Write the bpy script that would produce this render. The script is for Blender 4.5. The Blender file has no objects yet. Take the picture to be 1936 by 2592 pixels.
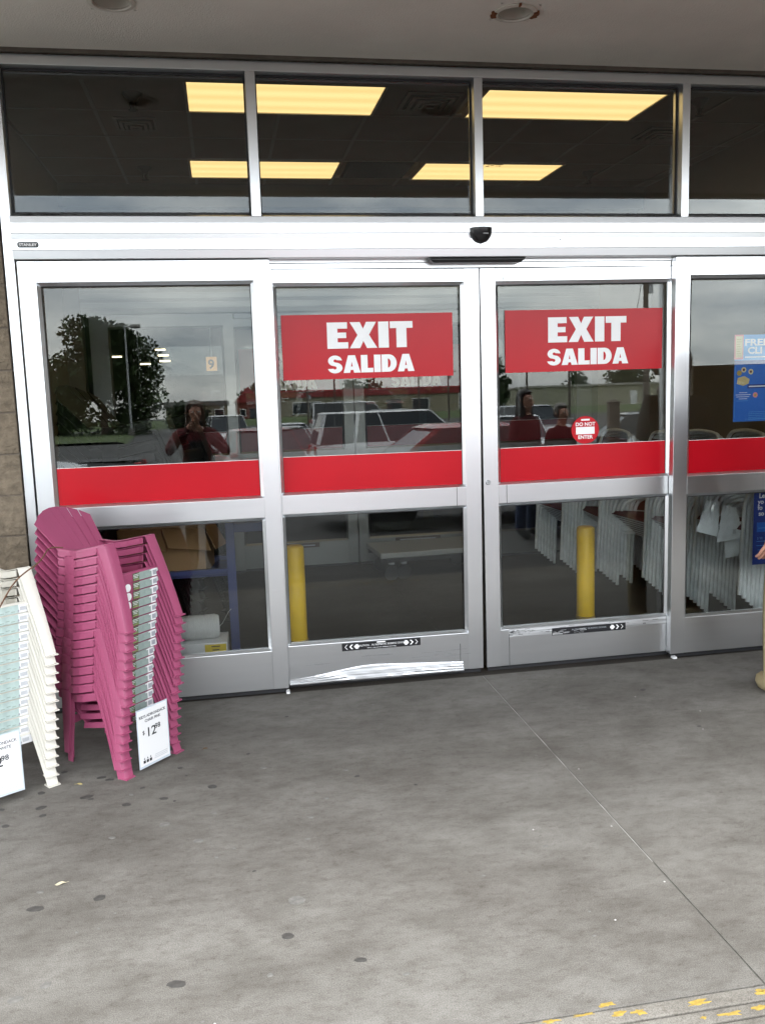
import bpy, bmesh, math, random
from mathutils import Vector, Matrix, Euler
random.seed(7)
R = math.radians
S = bpy.context.scene
COL = S.collection

# ------------------------------------------------------------------ camera
cam_d = bpy.data.cameras.new('camera'); cam = bpy.data.objects.new('camera', cam_d); COL.objects.link(cam)
S.camera = cam
rt = Vector((0.98372986, -0.1769888, -0.03083066)); up = Vector((0.05527127, 0.1348706, 0.98932048)); fw = Vector((0.17094049, 0.97492814, -0.14245864))
cam.matrix_world = Matrix(((rt.x, up.x, -fw.x, 0.0), (rt.y, up.y, -fw.y, -4.39), (rt.z, up.z, -fw.z, 1.545), (0, 0, 0, 1)))
cam_d.sensor_fit = 'VERTICAL'; cam_d.sensor_height = 24.0; cam_d.lens = 24.0*2255.86/2592
cam_d.clip_start = 0.03; cam_d.clip_end = 3000
# ------------------------------------------------------------------ sky, sun, exposure
SUN_EL, SUN_AZ = R(63), R(205)          # azimuth measured clockwise from +y
w = bpy.data.worlds.new('World'); S.world = w; w.use_nodes = True
nt = w.node_tree; N = nt.nodes; L = nt.links
for n in list(N): N.remove(n)
out = N.new('ShaderNodeOutputWorld'); bg = N.new('ShaderNodeBackground'); bg.inputs['Strength'].default_value = 0.135
sky = N.new('ShaderNodeTexSky'); sky.sky_type = 'NISHITA'; sky.sun_disc = False
sky.sun_elevation = SUN_EL; sky.sun_rotation = SUN_AZ
tc = N.new('ShaderNodeTexCoord'); mp = N.new('ShaderNodeMapping'); mp.inputs['Scale'].default_value = (1.6, 1.6, 5.5)
nz = N.new('ShaderNodeTexNoise'); nz.inputs['Scale'].default_value = 2.6; nz.inputs['Detail'].default_value = 7; nz.inputs['Roughness'].default_value = .55
rp = N.new('ShaderNodeValToRGB')
rp.color_ramp.elements[0].position = .36; rp.color_ramp.elements[0].color = (3.6, 4.0, 4.5, 1)
rp.color_ramp.elements[1].position = .64; rp.color_ramp.elements[1].color = (9.6, 9.6, 9.4, 1)
mx = N.new('ShaderNodeMixRGB'); mx.inputs['Fac'].default_value = .86
L.new(tc.outputs['Generated'], mp.inputs['Vector']); L.new(mp.outputs['Vector'], nz.inputs['Vector'])
L.new(nz.outputs['Fac'], rp.inputs['Fac']); L.new(sky.outputs['Color'], mx.inputs['Color1']); L.new(rp.outputs['Color'], mx.inputs['Color2'])
sp_ = N.new('ShaderNodeSeparateXYZ'); L.new(tc.outputs['Generated'], sp_.inputs['Vector'])
mr = N.new('ShaderNodeMapRange'); mr.inputs['From Min'].default_value = 0; mr.inputs['From Max'].default_value = 1; mr.inputs['To Min'].default_value = .85; mr.inputs['To Max'].default_value = 1.45   # overcast sky: brighter overhead
L.new(sp_.outputs['Z'], mr.inputs['Value']); ml = N.new('ShaderNodeMixRGB'); ml.blend_type = 'MULTIPLY'; ml.inputs['Fac'].default_value = 1
L.new(mx.outputs['Color'], ml.inputs['Color1']); L.new(mr.outputs['Result'], ml.inputs['Color2'])
L.new(ml.outputs['Color'], bg.inputs['Color']); L.new(bg.outputs['Background'], out.inputs['Surface'])
sun_d = bpy.data.lights.new('sun', 'SUN'); sun_d.energy = .7; sun_d.angle = R(25); sun_d.color = (1, .97, .92)
sun = bpy.data.objects.new('sun', sun_d); COL.objects.link(sun)
sv = Vector((math.sin(SUN_AZ)*math.cos(SUN_EL), math.cos(SUN_AZ)*math.cos(SUN_EL), math.sin(SUN_EL)))
sun.rotation_euler = sv.to_track_quat('Z', 'Y').to_euler(); sun.location = (0, -30, 40)
S.view_settings.view_transform = 'Standard'; S.view_settings.look = 'None'; S.view_settings.gamma = 1
S.view_settings.use_curve_mapping = False; S.view_settings.exposure = 2.32
S.render.engine = 'CYCLES'
S.cycles.max_bounces = 10; S.cycles.transparent_max_bounces = 24; S.cycles.diffuse_bounces = 4; S.cycles.glossy_bounces = 4
S.cycles.use_denoising = True; S.cycles.caustics_reflective = False; S.cycles.caustics_refractive = False
S.cycles.sample_clamp_indirect = 6

# ------------------------------------------------------------------ materials
def srgb(r, g, b):
    f = lambda c: (c/255/12.92) if c/255 <= .04045 else ((c/255+.055)/1.055)**2.4
    return (f(r), f(g), f(b))
MATS = {}
def mat(name, col, rough=.5, metal=0., noise=0., nscale=8., bump=0., bscale=60., rvar=0., stretch=(1, 1, 1), coat=0., emit=None, estr=0., spec=.5):
    if name in MATS: return MATS[name]
    m = bpy.data.materials.new(name); m.use_nodes = True; t = m.node_tree; b = t.nodes['Principled BSDF']
    b.inputs['Base Color'].default_value = (*col, 1); b.inputs['Roughness'].default_value = rough; b.inputs['Metallic'].default_value = metal
    b.inputs['Specular IOR Level'].default_value = spec
    if coat: b.inputs['Coat Weight'].default_value = coat; b.inputs['Coat Roughness'].default_value = .05
    if emit: b.inputs['Emission Color'].default_value = (*emit, 1); b.inputs['Emission Strength'].default_value = estr
    if noise or bump or rvar:
        c = t.nodes.new('ShaderNodeTexCoord'); mpn = t.nodes.new('ShaderNodeMapping'); mpn.inputs['Scale'].default_value = stretch
        t.links.new(c.outputs['Object'], mpn.inputs['Vector'])
    if noise or rvar:
        n = t.nodes.new('ShaderNodeTexNoise'); n.inputs['Scale'].default_value = nscale; n.inputs['Detail'].default_value = 6
        t.links.new(mpn.outputs['Vector'], n.inputs['Vector'])
    if noise:
        r = t.nodes.new('ShaderNodeMapRange'); r.inputs['From Min'].default_value = .3; r.inputs['From Max'].default_value = .7
        r.inputs['To Min'].default_value = 1-noise; r.inputs['To Max'].default_value = 1+noise*.6
        t.links.new(n.outputs['Fac'], r.inputs['Value'])
        mul = t.nodes.new('ShaderNodeMixRGB'); mul.blend_type = 'MULTIPLY'; mul.inputs['Fac'].default_value = 1; mul.inputs['Color1'].default_value = (*col, 1)
        t.links.new(r.outputs['Result'], mul.inputs['Color2']); t.links.new(mul.outputs['Color'], b.inputs['Base Color'])
    if rvar:
        r2 = t.nodes.new('ShaderNodeMapRange'); r2.inputs['From Min'].default_value = .3; r2.inputs['From Max'].default_value = .7
        r2.inputs['To Min'].default_value = max(.02, rough-rvar); r2.inputs['To Max'].default_value = rough+rvar
        t.links.new(n.outputs['Fac'], r2.inputs['Value']); t.links.new(r2.outputs['Result'], b.inputs['Roughness'])
    if bump:
        n2 = t.nodes.new('ShaderNodeTexNoise'); n2.inputs['Scale'].default_value = bscale; n2.inputs['Detail'].default_value = 5
        t.links.new(mpn.outputs['Vector'], n2.inputs['Vector'])
        bp = t.nodes.new('ShaderNodeBump'); bp.inputs['Strength'].default_value = bump; bp.inputs['Distance'].default_value = .01
        t.links.new(n2.outputs['Fac'], bp.inputs['Height']); t.links.new(bp.outputs['Normal'], b.inputs['Normal'])
    MATS[name] = m; return m
def glass(name, tint, ior=1.6, rough=0.):
    m = bpy.data.materials.new(name); m.use_nodes = True; t = m.node_tree
    for n in list(t.nodes): t.nodes.remove(n)
    o = t.nodes.new('ShaderNodeOutputMaterial'); mixs = t.nodes.new('ShaderNodeMixShader'); fr = t.nodes.new('ShaderNodeFresnel'); fr.inputs['IOR'].default_value = ior
    tr = t.nodes.new('ShaderNodeBsdfTransparent'); tr.inputs['Color'].default_value = (*tint, 1)
    gl = t.nodes.new('ShaderNodeBsdfGlossy'); gl.inputs['Roughness'].default_value = rough; gl.inputs['Color'].default_value = (.97, 1, .985, 1)
    t.links.new(fr.outputs['Fac'], mixs.inputs['Fac']); t.links.new(tr.outputs['BSDF'], mixs.inputs[1]); t.links.new(gl.outputs['BSDF'], mixs.inputs[2])
    t.links.new(mixs.outputs['Shader'], o.inputs['Surface']); MATS[name] = m; return m

ALU = mat('aluminium', (.80, .815, .83), .30, 1., noise=.02, nscale=4)
ALU_IN = mat('dimmed_aluminium', (.27, .28, .27), .38, 1., noise=.04, nscale=4)  # outer aluminium again, darkened in colour for the dimmer light inside
ALU_H = mat('aluminium_brushed', (.80, .815, .83), .29, 1., noise=.025, nscale=5, stretch=(.25, 1, 5))
ALU_SHINY = mat('scuffed_aluminium', (.72, .73, .74), .46, 1., noise=.40, nscale=13, rvar=.1, stretch=(.22, 1, 9))
GLASS = glass('clear_glass', (.945, .955, .945), 1.53)
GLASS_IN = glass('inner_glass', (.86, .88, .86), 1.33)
RED_IN = mat('dimmed_red_vinyl', (.15, .004, .008), .35)  # same vinyl as the outer bands, vestibule shade put into its colour
RED = mat('red_vinyl', (.50, .006, .015), .26, spec=.32, noise=.10, nscale=2.2, bump=.02, bscale=14)
WHITE_INK = mat('white_ink', (.90, .90, .90), .35)
BLACK_INK = mat('black_ink', (.012, .012, .014), .4)
GREY_INK = mat('grey_ink', (.35, .37, .40), .5)
BLACK = mat('black_rubber', (.014, .014, .016), .55)
BLACK_PL = mat('black_plastic', (.012, .012, .013), .25)
STUCCO = mat('beige_stucco', (.84, .815, .745), .9, noise=.08, nscale=2.2, bump=.35, bscale=160)
TRIM_P = mat('taupe_trim', (.42, .40, .36), .6)
BLOCK = mat('split_face_block', (.205, .165, .118), .95, noise=.32, nscale=26, bump=1., bscale=70)
MORTAR = mat('mortar', (.17, .14, .11), .95, noise=.2, nscale=30)
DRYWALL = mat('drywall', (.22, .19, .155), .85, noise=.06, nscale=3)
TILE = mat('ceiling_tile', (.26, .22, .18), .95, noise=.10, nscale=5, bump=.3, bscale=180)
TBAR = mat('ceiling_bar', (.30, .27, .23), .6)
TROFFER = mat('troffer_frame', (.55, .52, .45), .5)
RUST = mat('rust', (.16, .055, .018), .9, noise=.5, nscale=40)
STEEL = mat('galvanised_steel', (.45, .46, .47), .4, .9, noise=.1)
YELLOW = mat('yellow_paint', (.95, .60, .004), .42, noise=.10, nscale=9)
NAVY = mat('navy_steel', (.03, .045, .16), .45)
CARD = mat('cardboard', (.33, .20, .095), .85, noise=.08, nscale=6)
CARD_D = mat('cardboard_inside', (.24, .14, .06), .9, noise=.1, nscale=6)
WHITE_PAPER = mat('white_paper', (.80, .80, .80), .6)
WHITE_TWINE = mat('white_twine', (.62, .63, .62), .75, noise=.12, nscale=30, stretch=(8, 1, 1), bump=.5, bscale=60)
PINK = mat('pink_plastic', (.335, .068, .145), .42, noise=.05, nscale=7, bump=.06, bscale=260)
IVORY = mat('white_plastic', (.66, .635, .565), .42, noise=.03, nscale=7)
DARKPL = mat('black_chair_plastic', (.010, .011, .010), .5)
L_GREEN = mat('label_green', (.10, .16, .075), .4, noise=.5, nscale=60)
L_OLIVE = mat('label_olive', (.26, .27, .12), .4, noise=.4, nscale=90)
L_TEAL = mat('label_teal', (.30, .37, .345), .35, noise=.15, nscale=60)
L_PALE = mat('label_pale', (.50, .60, .57), .35, noise=.15, nscale=50)
SLEEVE = mat('clear_sleeve', (.60, .66, .72), .15, coat=.6)
BROWN_TW = mat('brown_twine', (.13, .065, .035), .9)
TUBE = mat('white_tube', (.80, .85, .86), .35, noise=.15, nscale=20)
MAROON = mat('maroon_mesh', (.10, .028, .035), .7)
BAG = mat('plastic_bag', (.80, .86, .88), .12, coat=.8, noise=.12, nscale=12, bump=.6, bscale=24)
BLUE = mat('poster_blue', (.010, .14, .58), .35)
NAVYB = mat('poster_navy', (.008, .035, .24), .35)
SKYB = mat('poster_sky_blue', (.10, .36, .75), .35)
CREAM = mat('poster_cream', (.72, .62, .35), .5)
ROSE = mat('poster_rose', (.75, .28, .27), .5)
GOLD = mat('poster_gold', (.42, .30, .06), .5)
TAN = mat('poster_tan', (.62, .48, .22), .5)
ASPHALT = mat('asphalt', (.055, .054, .053), .9, noise=.25, nscale=3, bump=.3, bscale=120)
GRASS = mat('grass', (.07, .105, .028), .95, noise=.35, nscale=1.2)
LINEW = mat('lot_paint', (.6, .6, .57), .8)
LEAF = mat('leaf', (.045, .075, .022), .7, noise=.45, nscale=.9)
BARK = mat('bark', (.09, .065, .045), .95, noise=.3, nscale=4)
TANWALL = mat('tan_wall', (.34, .30, .215), .85, noise=.05, nscale=.3)
BEIGEWALL = mat('beige_metal_wall', (.40, .385, .29), .7, noise=.05, nscale=.4)
REDROOF = mat('red_roof', (.30, .035, .035), .7)
GREYROOF = mat('grey_roof', (.16, .15, .14), .8)
WINDOW = mat('dark_window', (.02, .025, .03), .08)
WOODP = mat('weathered_wood', (.15, .125, .10), .9, noise=.25, nscale=6, stretch=(1, 1, .2))
TYRE = mat('tyre', (.02, .02, .02), .85)
CHROME = mat('chrome', (.7, .7, .7), .15, 1.)
LAMPRED = mat('tail_lamp', (.45, .01, .015), .2)
LAMPCL = mat('head_lamp', (.75, .78, .8), .1)
SKIN = mat('skin', (.52, .27, .19), .5)
HAIR_D = mat('dark_hair', (.022, .015, .012), .5, noise=.3, nscale=40)
HAIR_B = mat('brown_hair', (.10, .055, .032), .5, noise=.3, nscale=40)
HAIR_G = mat('grey_hair', (.22, .20, .18), .6, noise=.2, nscale=40)
KHAKI = mat('khaki_cloth', (.42, .35, .20), .9, noise=.08, nscale=10)
MAROON_C = mat('dark_red_cloth', (.10, .004, .007), .9, noise=.1, nscale=10)
RED_C = mat('red_cloth', (.07, .004, .006), .9, noise=.1, nscale=10)
DARK_C = mat('black_cloth', (.015, .015, .017), .9)
JEAN = mat('blue_denim', (.05, .07, .13), .9)
TOPE = mat('grey_cloth', (.22, .21, .20), .9)

# concrete
def concrete(name, base, warm):
    m = bpy.data.materials.new(name); m.use_nodes = True; t = m.node_tree; b = t.nodes['Principled BSDF']; nn = t.nodes.new; lk = t.links.new
    c = nn('ShaderNodeTexCoord')
    def noise(scale, stretch, detail=6, rough=.55, rot=0):
        mm = nn('ShaderNodeMapping'); mm.inputs['Scale'].default_value = stretch; mm.inputs['Rotation'].default_value = (0, 0, rot)
        lk(c.outputs['Object'], mm.inputs['Vector']); n = nn('ShaderNodeTexNoise'); n.inputs['Scale'].default_value = scale; n.inputs['Detail'].default_value = detail; n.inputs['Roughness'].default_value = rough
        lk(mm.outputs['Vector'], n.inputs['Vector']); return n.outputs['Fac']
    def ramp(src, p0, c0, p1, c1):
        r = nn('ShaderNodeValToRGB'); e = r.color_ramp.elements; e[0].position = p0; e[0].color = (*c0, 1); e[1].position = p1; e[1].color = (*c1, 1); lk(src, r.inputs['Fac']); return r.outputs['Color']
    def mix(a, bcol, fac=1., mode='MULTIPLY'):
        x = nn('ShaderNodeMixRGB'); x.blend_type = mode; x.inputs['Fac'].default_value = fac
        (lk(a, x.inputs['Color1']) if not isinstance(a, tuple) else setattr(x.inputs['Color1'], 'default_value', (*a, 1))); lk(bcol, x.inputs['Color2']); return x.outputs['Color']
    col = ramp(noise(1.1, (1, 1.5, 1), 8, .62), .30, warm, .68, base)
    col = mix(col, ramp(noise(3.2, (.8, 1.15, 1), 9, .66, .3), .32, (.76, .745, .725), .66, (1.12, 1.12, 1.12)))
    col = mix(col, ramp(noise(15, (.6, 1.15, 1), 7, .7, .2), .30, (.66, .63, .60), .55, (1.07, 1.07, 1.07)), .7)
    col = mix(col, ramp(noise(52, (.7, 1.1, 1), 6, .75, -.1), .30, (.58, .54, .50), .47, (1.02, 1.02, 1.02)), .7)
    col = mix(col, ramp(noise(330, (1, 1, 1), 2, .5), .30, (.58, .58, .58), .68, (1.32, 1.32, 1.32)), .85)
    col = mix(col, ramp(noise(95, (1, 1, 1), 4, .6), .68, (1, 1, 1), .76, (1.25, 1.24, 1.2)), .6)
    lk(col, b.inputs['Base Color']); b.inputs['Roughness'].default_value = .8; b.inputs['Specular IOR Level'].default_value = .35
    bp = nn('ShaderNodeBump'); bp.inputs['Strength'].default_value = .25; bp.inputs['Distance'].default_value = .004
    lk(noise(240, (1, 1, 1), 3), bp.inputs['Height']); lk(bp.outputs['Normal'], b.inputs['Normal'])
    MATS[name] = m; return m
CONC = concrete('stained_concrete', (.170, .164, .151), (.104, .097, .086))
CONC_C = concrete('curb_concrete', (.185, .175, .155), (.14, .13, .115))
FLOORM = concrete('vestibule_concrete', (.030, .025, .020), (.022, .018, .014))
GUM = mat('old_gum', (.052, .049, .045), .7, noise=.3, nscale=60)
GUM_L = mat('faded_gum', (.14, .135, .125), .75, noise=.3, nscale=60)

# troffer lens: three tubes behind a lens, soft bands
def lens():
    m = bpy.data.materials.new('lit_lens'); m.use_nodes = True; t = m.node_tree; b = t.nodes['Principled BSDF']
    b.inputs['Base Color'].default_value = (.6, .5, .3, 1)
    c = t.nodes.new('ShaderNodeTexCoord'); wv = t.nodes.new('ShaderNodeTexWave'); wv.bands_direction = 'Y'; wv.inputs['Scale'].default_value = 1.85; wv.inputs['Distortion'].default_value = .3
    t.links.new(c.outputs['Object'], wv.inputs['Vector'])
    r = t.nodes.new('ShaderNodeValToRGB'); r.color_ramp.elements[0].color = (.88, .60, .235, 1); r.color_ramp.elements[1].color = (1, .72, .31, 1)
    t.links.new(wv.outputs['Color'], r.inputs['Fac']); t.links.new(r.outputs['Color'], b.inputs['Emission Color']); b.inputs['Emission Strength'].default_value = .29
    MATS['lit_lens'] = m; return m
LENS = lens()
LIT = mat('lit_lamp', (.8, .8, .7), .5, emit=(1, .82, .5), estr=1.3)

# ------------------------------------------------------------------ mesh helpers
class MB:
    def __init__(s): s.v = []; s.f = []; s.m = []
    def add(s, vs, fs, m=0):
        o = len(s.v); s.v += [tuple(v) for v in vs]; s.f += [tuple(i+o for i in f) for f in fs]; s.m += [m]*len(fs); return s
    def box(s, x0, x1, y0, y1, z0, z1, m=0, M=None):
        vs = [Vector(p) for p in ((x0, y0, z0), (x1, y0, z0), (x1, y1, z0), (x0, y1, z0), (x0, y0, z1), (x1, y0, z1), (x1, y1, z1), (x0, y1, z1))]
        if M: vs = [M @ v for v in vs]
        return s.add(vs, [(0, 3, 2, 1), (4, 5, 6, 7), (0, 1, 5, 4), (1, 2, 6, 5), (2, 3, 7, 6), (3, 0, 4, 7)], m)
    def quad(s, a, b, c, d, m=0): return s.add([a, b, c, d], [(0, 1, 2, 3)], m)
    def loft(s, rings, m=0, cap=True, closed=True):
        n = len(rings[0]); vs = [p for r in rings for p in r]; fs = []
        for i in range(len(rings)-1):
            for j in range(n if closed else n-1):
                fs.append((i*n+j, i*n+(j+1) % n, (i+1)*n+(j+1) % n, (i+1)*n+j))
        if cap: fs.append(tuple(reversed(range(n)))); fs.append(tuple(range((len(rings)-1)*n, len(rings)*n)))
        return s.add(vs, fs, m)
    def tube(s, path, r, n=8, m=0, cap=True):
        path = [Vector(p) for p in path]; rings = []; prev = None
        for i, p in enumerate(path):
            d = (path[min(i+1, len(path)-1)]-path[max(i-1, 0)]).normalized()
            if prev is None: a = d.orthogonal().normalized()
            else: a = (prev-d*prev.dot(d)).normalized()
            prev = a; b = d.cross(a); rr = r[i] if isinstance(r, (list, tuple)) else r
            rings.append([p+(a*math.cos(2*math.pi*k/n)+b*math.sin(2*math.pi*k/n))*rr for k in range(n)])
        return s.loft(rings, m, cap)
    def lathe(s, prof, n=20, c=(0, 0, 0), m=0, M=None, cap=True):
        rings = [[Vector((c[0]+r*math.cos(2*math.pi*k/n), c[1]+r*math.sin(2*math.pi*k/n), c[2]+z)) for k in range(n)] for r, z in prof]
        if M: rings = [[M @ p for p in q] for q in rings]
        return s.loft(rings, m, cap)
    def prism(s, poly, axis, a0, a1, m=0):
        def P(p, a): return {'x': (a, p[0], p[1]), 'y': (p[0], a, p[1]), 'z': (p[0], p[1], a)}[axis]
        return s.loft([[P(p, a0) for p in poly], [P(p, a1) for p in poly]], m)
    def shell(s, grid, th, m=0):
        nr, nc = len(grid), len(grid[0]); g = [[Vector(p) for p in r] for r in grid]; off = []
        for i in range(nr):
            row = []
            for j in range(nc):
                du = g[i][min(j+1, nc-1)]-g[i][max(j-1, 0)]; dv = g[min(i+1, nr-1)][j]-g[max(i-1, 0)][j]
                nrm = du.cross(dv); nrm = nrm.normalized() if nrm.length > 1e-9 else Vector((0, 0, 1)); row.append(g[i][j]-nrm*th)
            off.append(row)
        vs = [p for r in g for p in r]+[p for r in off for p in r]; k = nr*nc; fs = []
        for i in range(nr-1):
            for j in range(nc-1):
                a, b, c, d = i*nc+j, i*nc+j+1, (i+1)*nc+j+1, (i+1)*nc+j
                fs.append((a, b, c, d)); fs.append((k+d, k+c, k+b, k+a))
        edge = [(0, j, 0, j+1) for j in range(nc-1)]+[(i, nc-1, i+1, nc-1) for i in range(nr-1)]+[(nr-1, j+1, nr-1, j) for j in reversed(range(nc-1))]+[(i+1, 0, i, 0) for i in reversed(range(nr-1))]
        for (i, j, i2, j2) in edge:
            a, b = i*nc+j, i2*nc+j2; fs.append((b, a, k+a, k+b))
        return s.add(vs, fs, m)
    def mesh(s, name, mats):
        me = bpy.data.meshes.new(name); me.from_pydata(s.v, [], s.f)
        for x in (mats if isinstance(mats, (list, tuple)) else [mats]): me.materials.append(x)
        me.polygons.foreach_set('material_index', s.m); me.update()
        bm = bmesh.new(); bm.from_mesh(me); bmesh.ops.recalc_face_normals(bm, faces=bm.faces); bm.to_mesh(me); bm.free()
        return me
    def build(s, name, mats, parent=None, smooth=0, bev=0, loc=None):
        me = s.mesh(name, mats); o = bpy.data.objects.new(name, me); COL.objects.link(o)
        if parent: o.parent = parent
        if loc: o.location = loc
        if smooth:
            me.polygons.foreach_set('use_smooth', [True]*len(me.polygons)); me.set_sharp_from_angle(angle=R(smooth))
        if bev:
            b = o.modifiers.new('edge', 'BEVEL'); b.width = bev; b.segments = 2; b.limit_method = 'ANGLE'; b.angle_limit = R(40)
        return o
def tag(o, label=None, cat=None, group=None, kind=None):
    if label: o['label'] = label
    if cat: o['category'] = cat
    if group: o['group'] = group
    if kind: o['kind'] = kind
    return o
def thing(name, label, cat, loc=(0, 0, 0), rz=0, group=None):
    o = bpy.data.objects.new(name, None); COL.objects.link(o); o.location = loc; o.rotation_euler = (0, 0, rz); o.empty_display_size = .1
    return tag(o, label, cat, group)
def dup(root, loc=None, rz=None, label=None, scale=None):
    c = root.copy(); COL.objects.link(c)
    if loc is not None: c.location = loc
    if rz is not None: c.rotation_euler = (0, 0, rz)
    if scale is not None: c.scale = (scale,)*3 if not isinstance(scale, tuple) else scale
    if label: c['label'] = label
    for ch in list(root.children):
        d = ch.copy(); COL.objects.link(d); d.parent = c
        for g in list(ch.children):
            e = g.copy(); COL.objects.link(e); e.parent = d
    return c
ORD = ['lowest', 'second', 'third', 'fourth', 'fifth', 'sixth', 'seventh', 'eighth', 'ninth', 'tenth', 'eleventh', 'twelfth', 'thirteenth', 'fourteenth', 'fifteenth', 'sixteenth', 'seventeenth']
def mtree(root, old, new):       # give a copied tree the meshes with another material
    for ch in root.children:
        for g in [ch]+list(ch.children):
            if g.type == 'MESH' and any(m == old for m in g.data.materials):
                key = g.data.name+'_'+new.name
                me = bpy.data.meshes.get(key)
                if not me:
                    me = g.data.copy(); me.name = key
                    for i, m in enumerate(me.materials):
                        if m == old: me.materials[i] = new
                g.data = me

# lettering: flat 2D outlines made solid, all glyphs of one line joined in one mesh
def text(name, body, size, loc, m, parent=None, width=None, bold=0., ext=.0006, rot=(R(90), 0, 0), align='LEFT', sx=1.):
    cu = bpy.data.curves.new(name, 'FONT'); cu.body = body; cu.size = size; cu.offset = bold; cu.extrude = ext; cu.align_x = align; cu.resolution_u = 3
    o = bpy.data.objects.new(name, cu); COL.objects.link(o)
    dg = bpy.context.evaluated_depsgraph_get(); dg.update(); me = bpy.data.meshes.new_from_object(o.evaluated_get(dg)); bpy.data.objects.remove(o)
    if width:
        xs = [v.co.x for v in me.vertices]; k = width/(max(xs)-min(xs))
        for v in me.vertices: v.co.x *= k
    elif sx != 1:
        for v in me.vertices: v.co.x *= sx
    me.materials.clear(); me.materials.append(m); o = bpy.data.objects.new(name, me); COL.objects.link(o)
    o.location = loc; o.rotation_euler = rot
    if parent: o.parent = parent
    return o
def glyphs(name, word, x0, x1, z0, z1, y, m, parent):
    """heavy grotesque capitals filling x0..x1, z0..z1 on the plane y"""
    def arc(cx, cz, rx, rz, a0, a1, n=8): return [(cx+rx*math.cos(R(a0+(a1-a0)*i/n)), cz+rz*math.sin(R(a0+(a1-a0)*i/n))) for i in range(n+1)]
    G = {'E': (.72, [[(0, 0), (.72, 0), (.72, .24), (.36, .24), (.36, .40), (.66, .40), (.66, .61), (.36, .61), (.36, .76), (.70, .76), (.70, 1), (0, 1)]]),
         'X': (.96, [[(0, 0), (.36, 0), (.48, .28), (.60, 0), (.96, 0), (.68, .51), (.94, 1), (.59, 1), (.48, .74), (.37, 1), (.02, 1), (.28, .51)]]),
         'I': (.36, [[(0, 0), (.36, 0), (.36, 1), (0, 1)]]),
         'T': (.80, [[(.22, 0), (.58, 0), (.58, .74), (.80, .74), (.80, 1), (0, 1), (0, .74), (.22, .74)]]),
         'L': (.66, [[(0, 0), (.66, 0), (.66, .25), (.36, .25), (.36, 1), (0, 1)]]),
         'A': (.90, [[(0, 0), (.35, 0), (.39, .16), (.53, .16), (.57, 0), (.92, 0), (.64, 1), (.27, 1)], [(.41, .36), (.455, .64), (.50, .36)]]),
         'D': (.82, [[(0, 0)]+arc(.40, .5, .42, .5, -90, 90, 14)+[(0, 1)], [(.34, .24), (.34, .76)]+arc(.36, .5, .13, .26, 90, -90, 10)]),
         'S': (.78, [arc(.39, .30, .39, .31, -160, 62, 12)+arc(.40, .70, .09, .085, 250, 30, 8)[0:9]+[(.76, .72)]+arc(.39, .70, .37, .31, 8, 236, 12)+arc(.38, .30, .09, .09, 70, -150, 8)+[(.01, .25)]])}
    gap = .05; total = sum(G[c][0] for c in word)+gap*(len(word)-1); k = (x1-x0)/total; h = z1-z0
    cu = bpy.data.curves.new(name, 'CURVE'); cu.dimensions = '2D'; cu.fill_mode = 'BOTH'; cu.extrude = .0005
    x = 0
    for ch in word:
        wd, polys = G[ch]
        for poly in polys:
            sp = cu.splines.new('POLY'); sp.points.add(len(poly)-1); sp.use_cyclic_u = True
            for p, q in zip(sp.points, poly): p.co = (x0+(x+q[0])*k, z0+q[1]*h, 0, 1)
        x += wd+gap
    o = bpy.data.objects.new(name, cu); COL.objects.link(o); dg = bpy.context.evaluated_depsgraph_get(); dg.update()
    me = bpy.data.meshes.new_from_object(o.evaluated_get(dg)); bpy.data.objects.remove(o); me.materials.clear(); me.materials.append(m)
    o = bpy.data.objects.new(name, me); COL.objects.link(o); o.rotation_euler = (R(90), 0, 0); o.location = (0, y, 0); o.parent = parent
    return o

# ------------------------------------------------------------------ ground
sw = bpy.data.objects.new('sidewalk', None); COL.objects.link(sw); tag(sw, 'stained grey concrete sidewalk with a sawn joint', kind='structure')
MB().box(-9, 1.277, -2.508, .0, -.2, 0).build('concrete_slab', CONC, sw)
MB().box(1.283, 14, -2.508, .0, -.2, 0).build('concrete_slab', CONC, sw)
MB().box(1.277, 1.283, -2.508, -1.9, -.2, -.0035).build('joint_filler', mat('joint_dark', (.11, .103, .093), .95, noise=.4, nscale=14), sw)
MB().box(1.277, 1.283, -1.9, .0, -.2, -.0025).build('joint_filler', mat('joint_dust', (.36, .35, .33), .9, noise=.5, nscale=9, stretch=(1, 1, 1)), sw)
gum = [(-0.561, -0.811, 15), (-0.526, -0.841, 14), (-0.777, -0.9, 15), (-0.596, -0.979, 20), (-0.577, -1.003, 10), (-0.754, -1.032, 18), (-0.735, -1.1, 13), (-0.854, -1.152, 14), (-0.437, -1.083, 15), (-0.3, -1.065, 14), (-0.118, -1.005, 19), (-0.284, -1.276, 18), (-0.161, -1.425, 16), (-0.454, -1.712, 18), (0.142, -1.864, 24), (0.102, -2.036, 16), (0.288, -2.186, 13), (-0.2, -2.178, 19), (-0.541, -2.106, 15), (-0.608, -2.148, 17), (-0.389, -0.95, 9), (-0.25, -0.794, 10), (-0.901, -1.013, 13), (-0.639, -1.729, 20), (-0.46, -1.333, 10), (0.089, -0.879, 12), (1.98, -.42, 12), (.66, -1.18, 7), (.45, -1.05, 9), (-.72, -.72, 12), (-.1, -1.55, 8), (.03, -.72, 8)]
rgm = random.Random(44)
gum += [(-1.0+3.2*rgm.random(), -2.35+2.1*rgm.random(), 4+7*rgm.random()**2) for _ in range(46)]
light_g = set(range(32, 70)) | {11, 12, 18, 19, 24, 25, 14, 30}
rg = random.Random(3)
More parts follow.
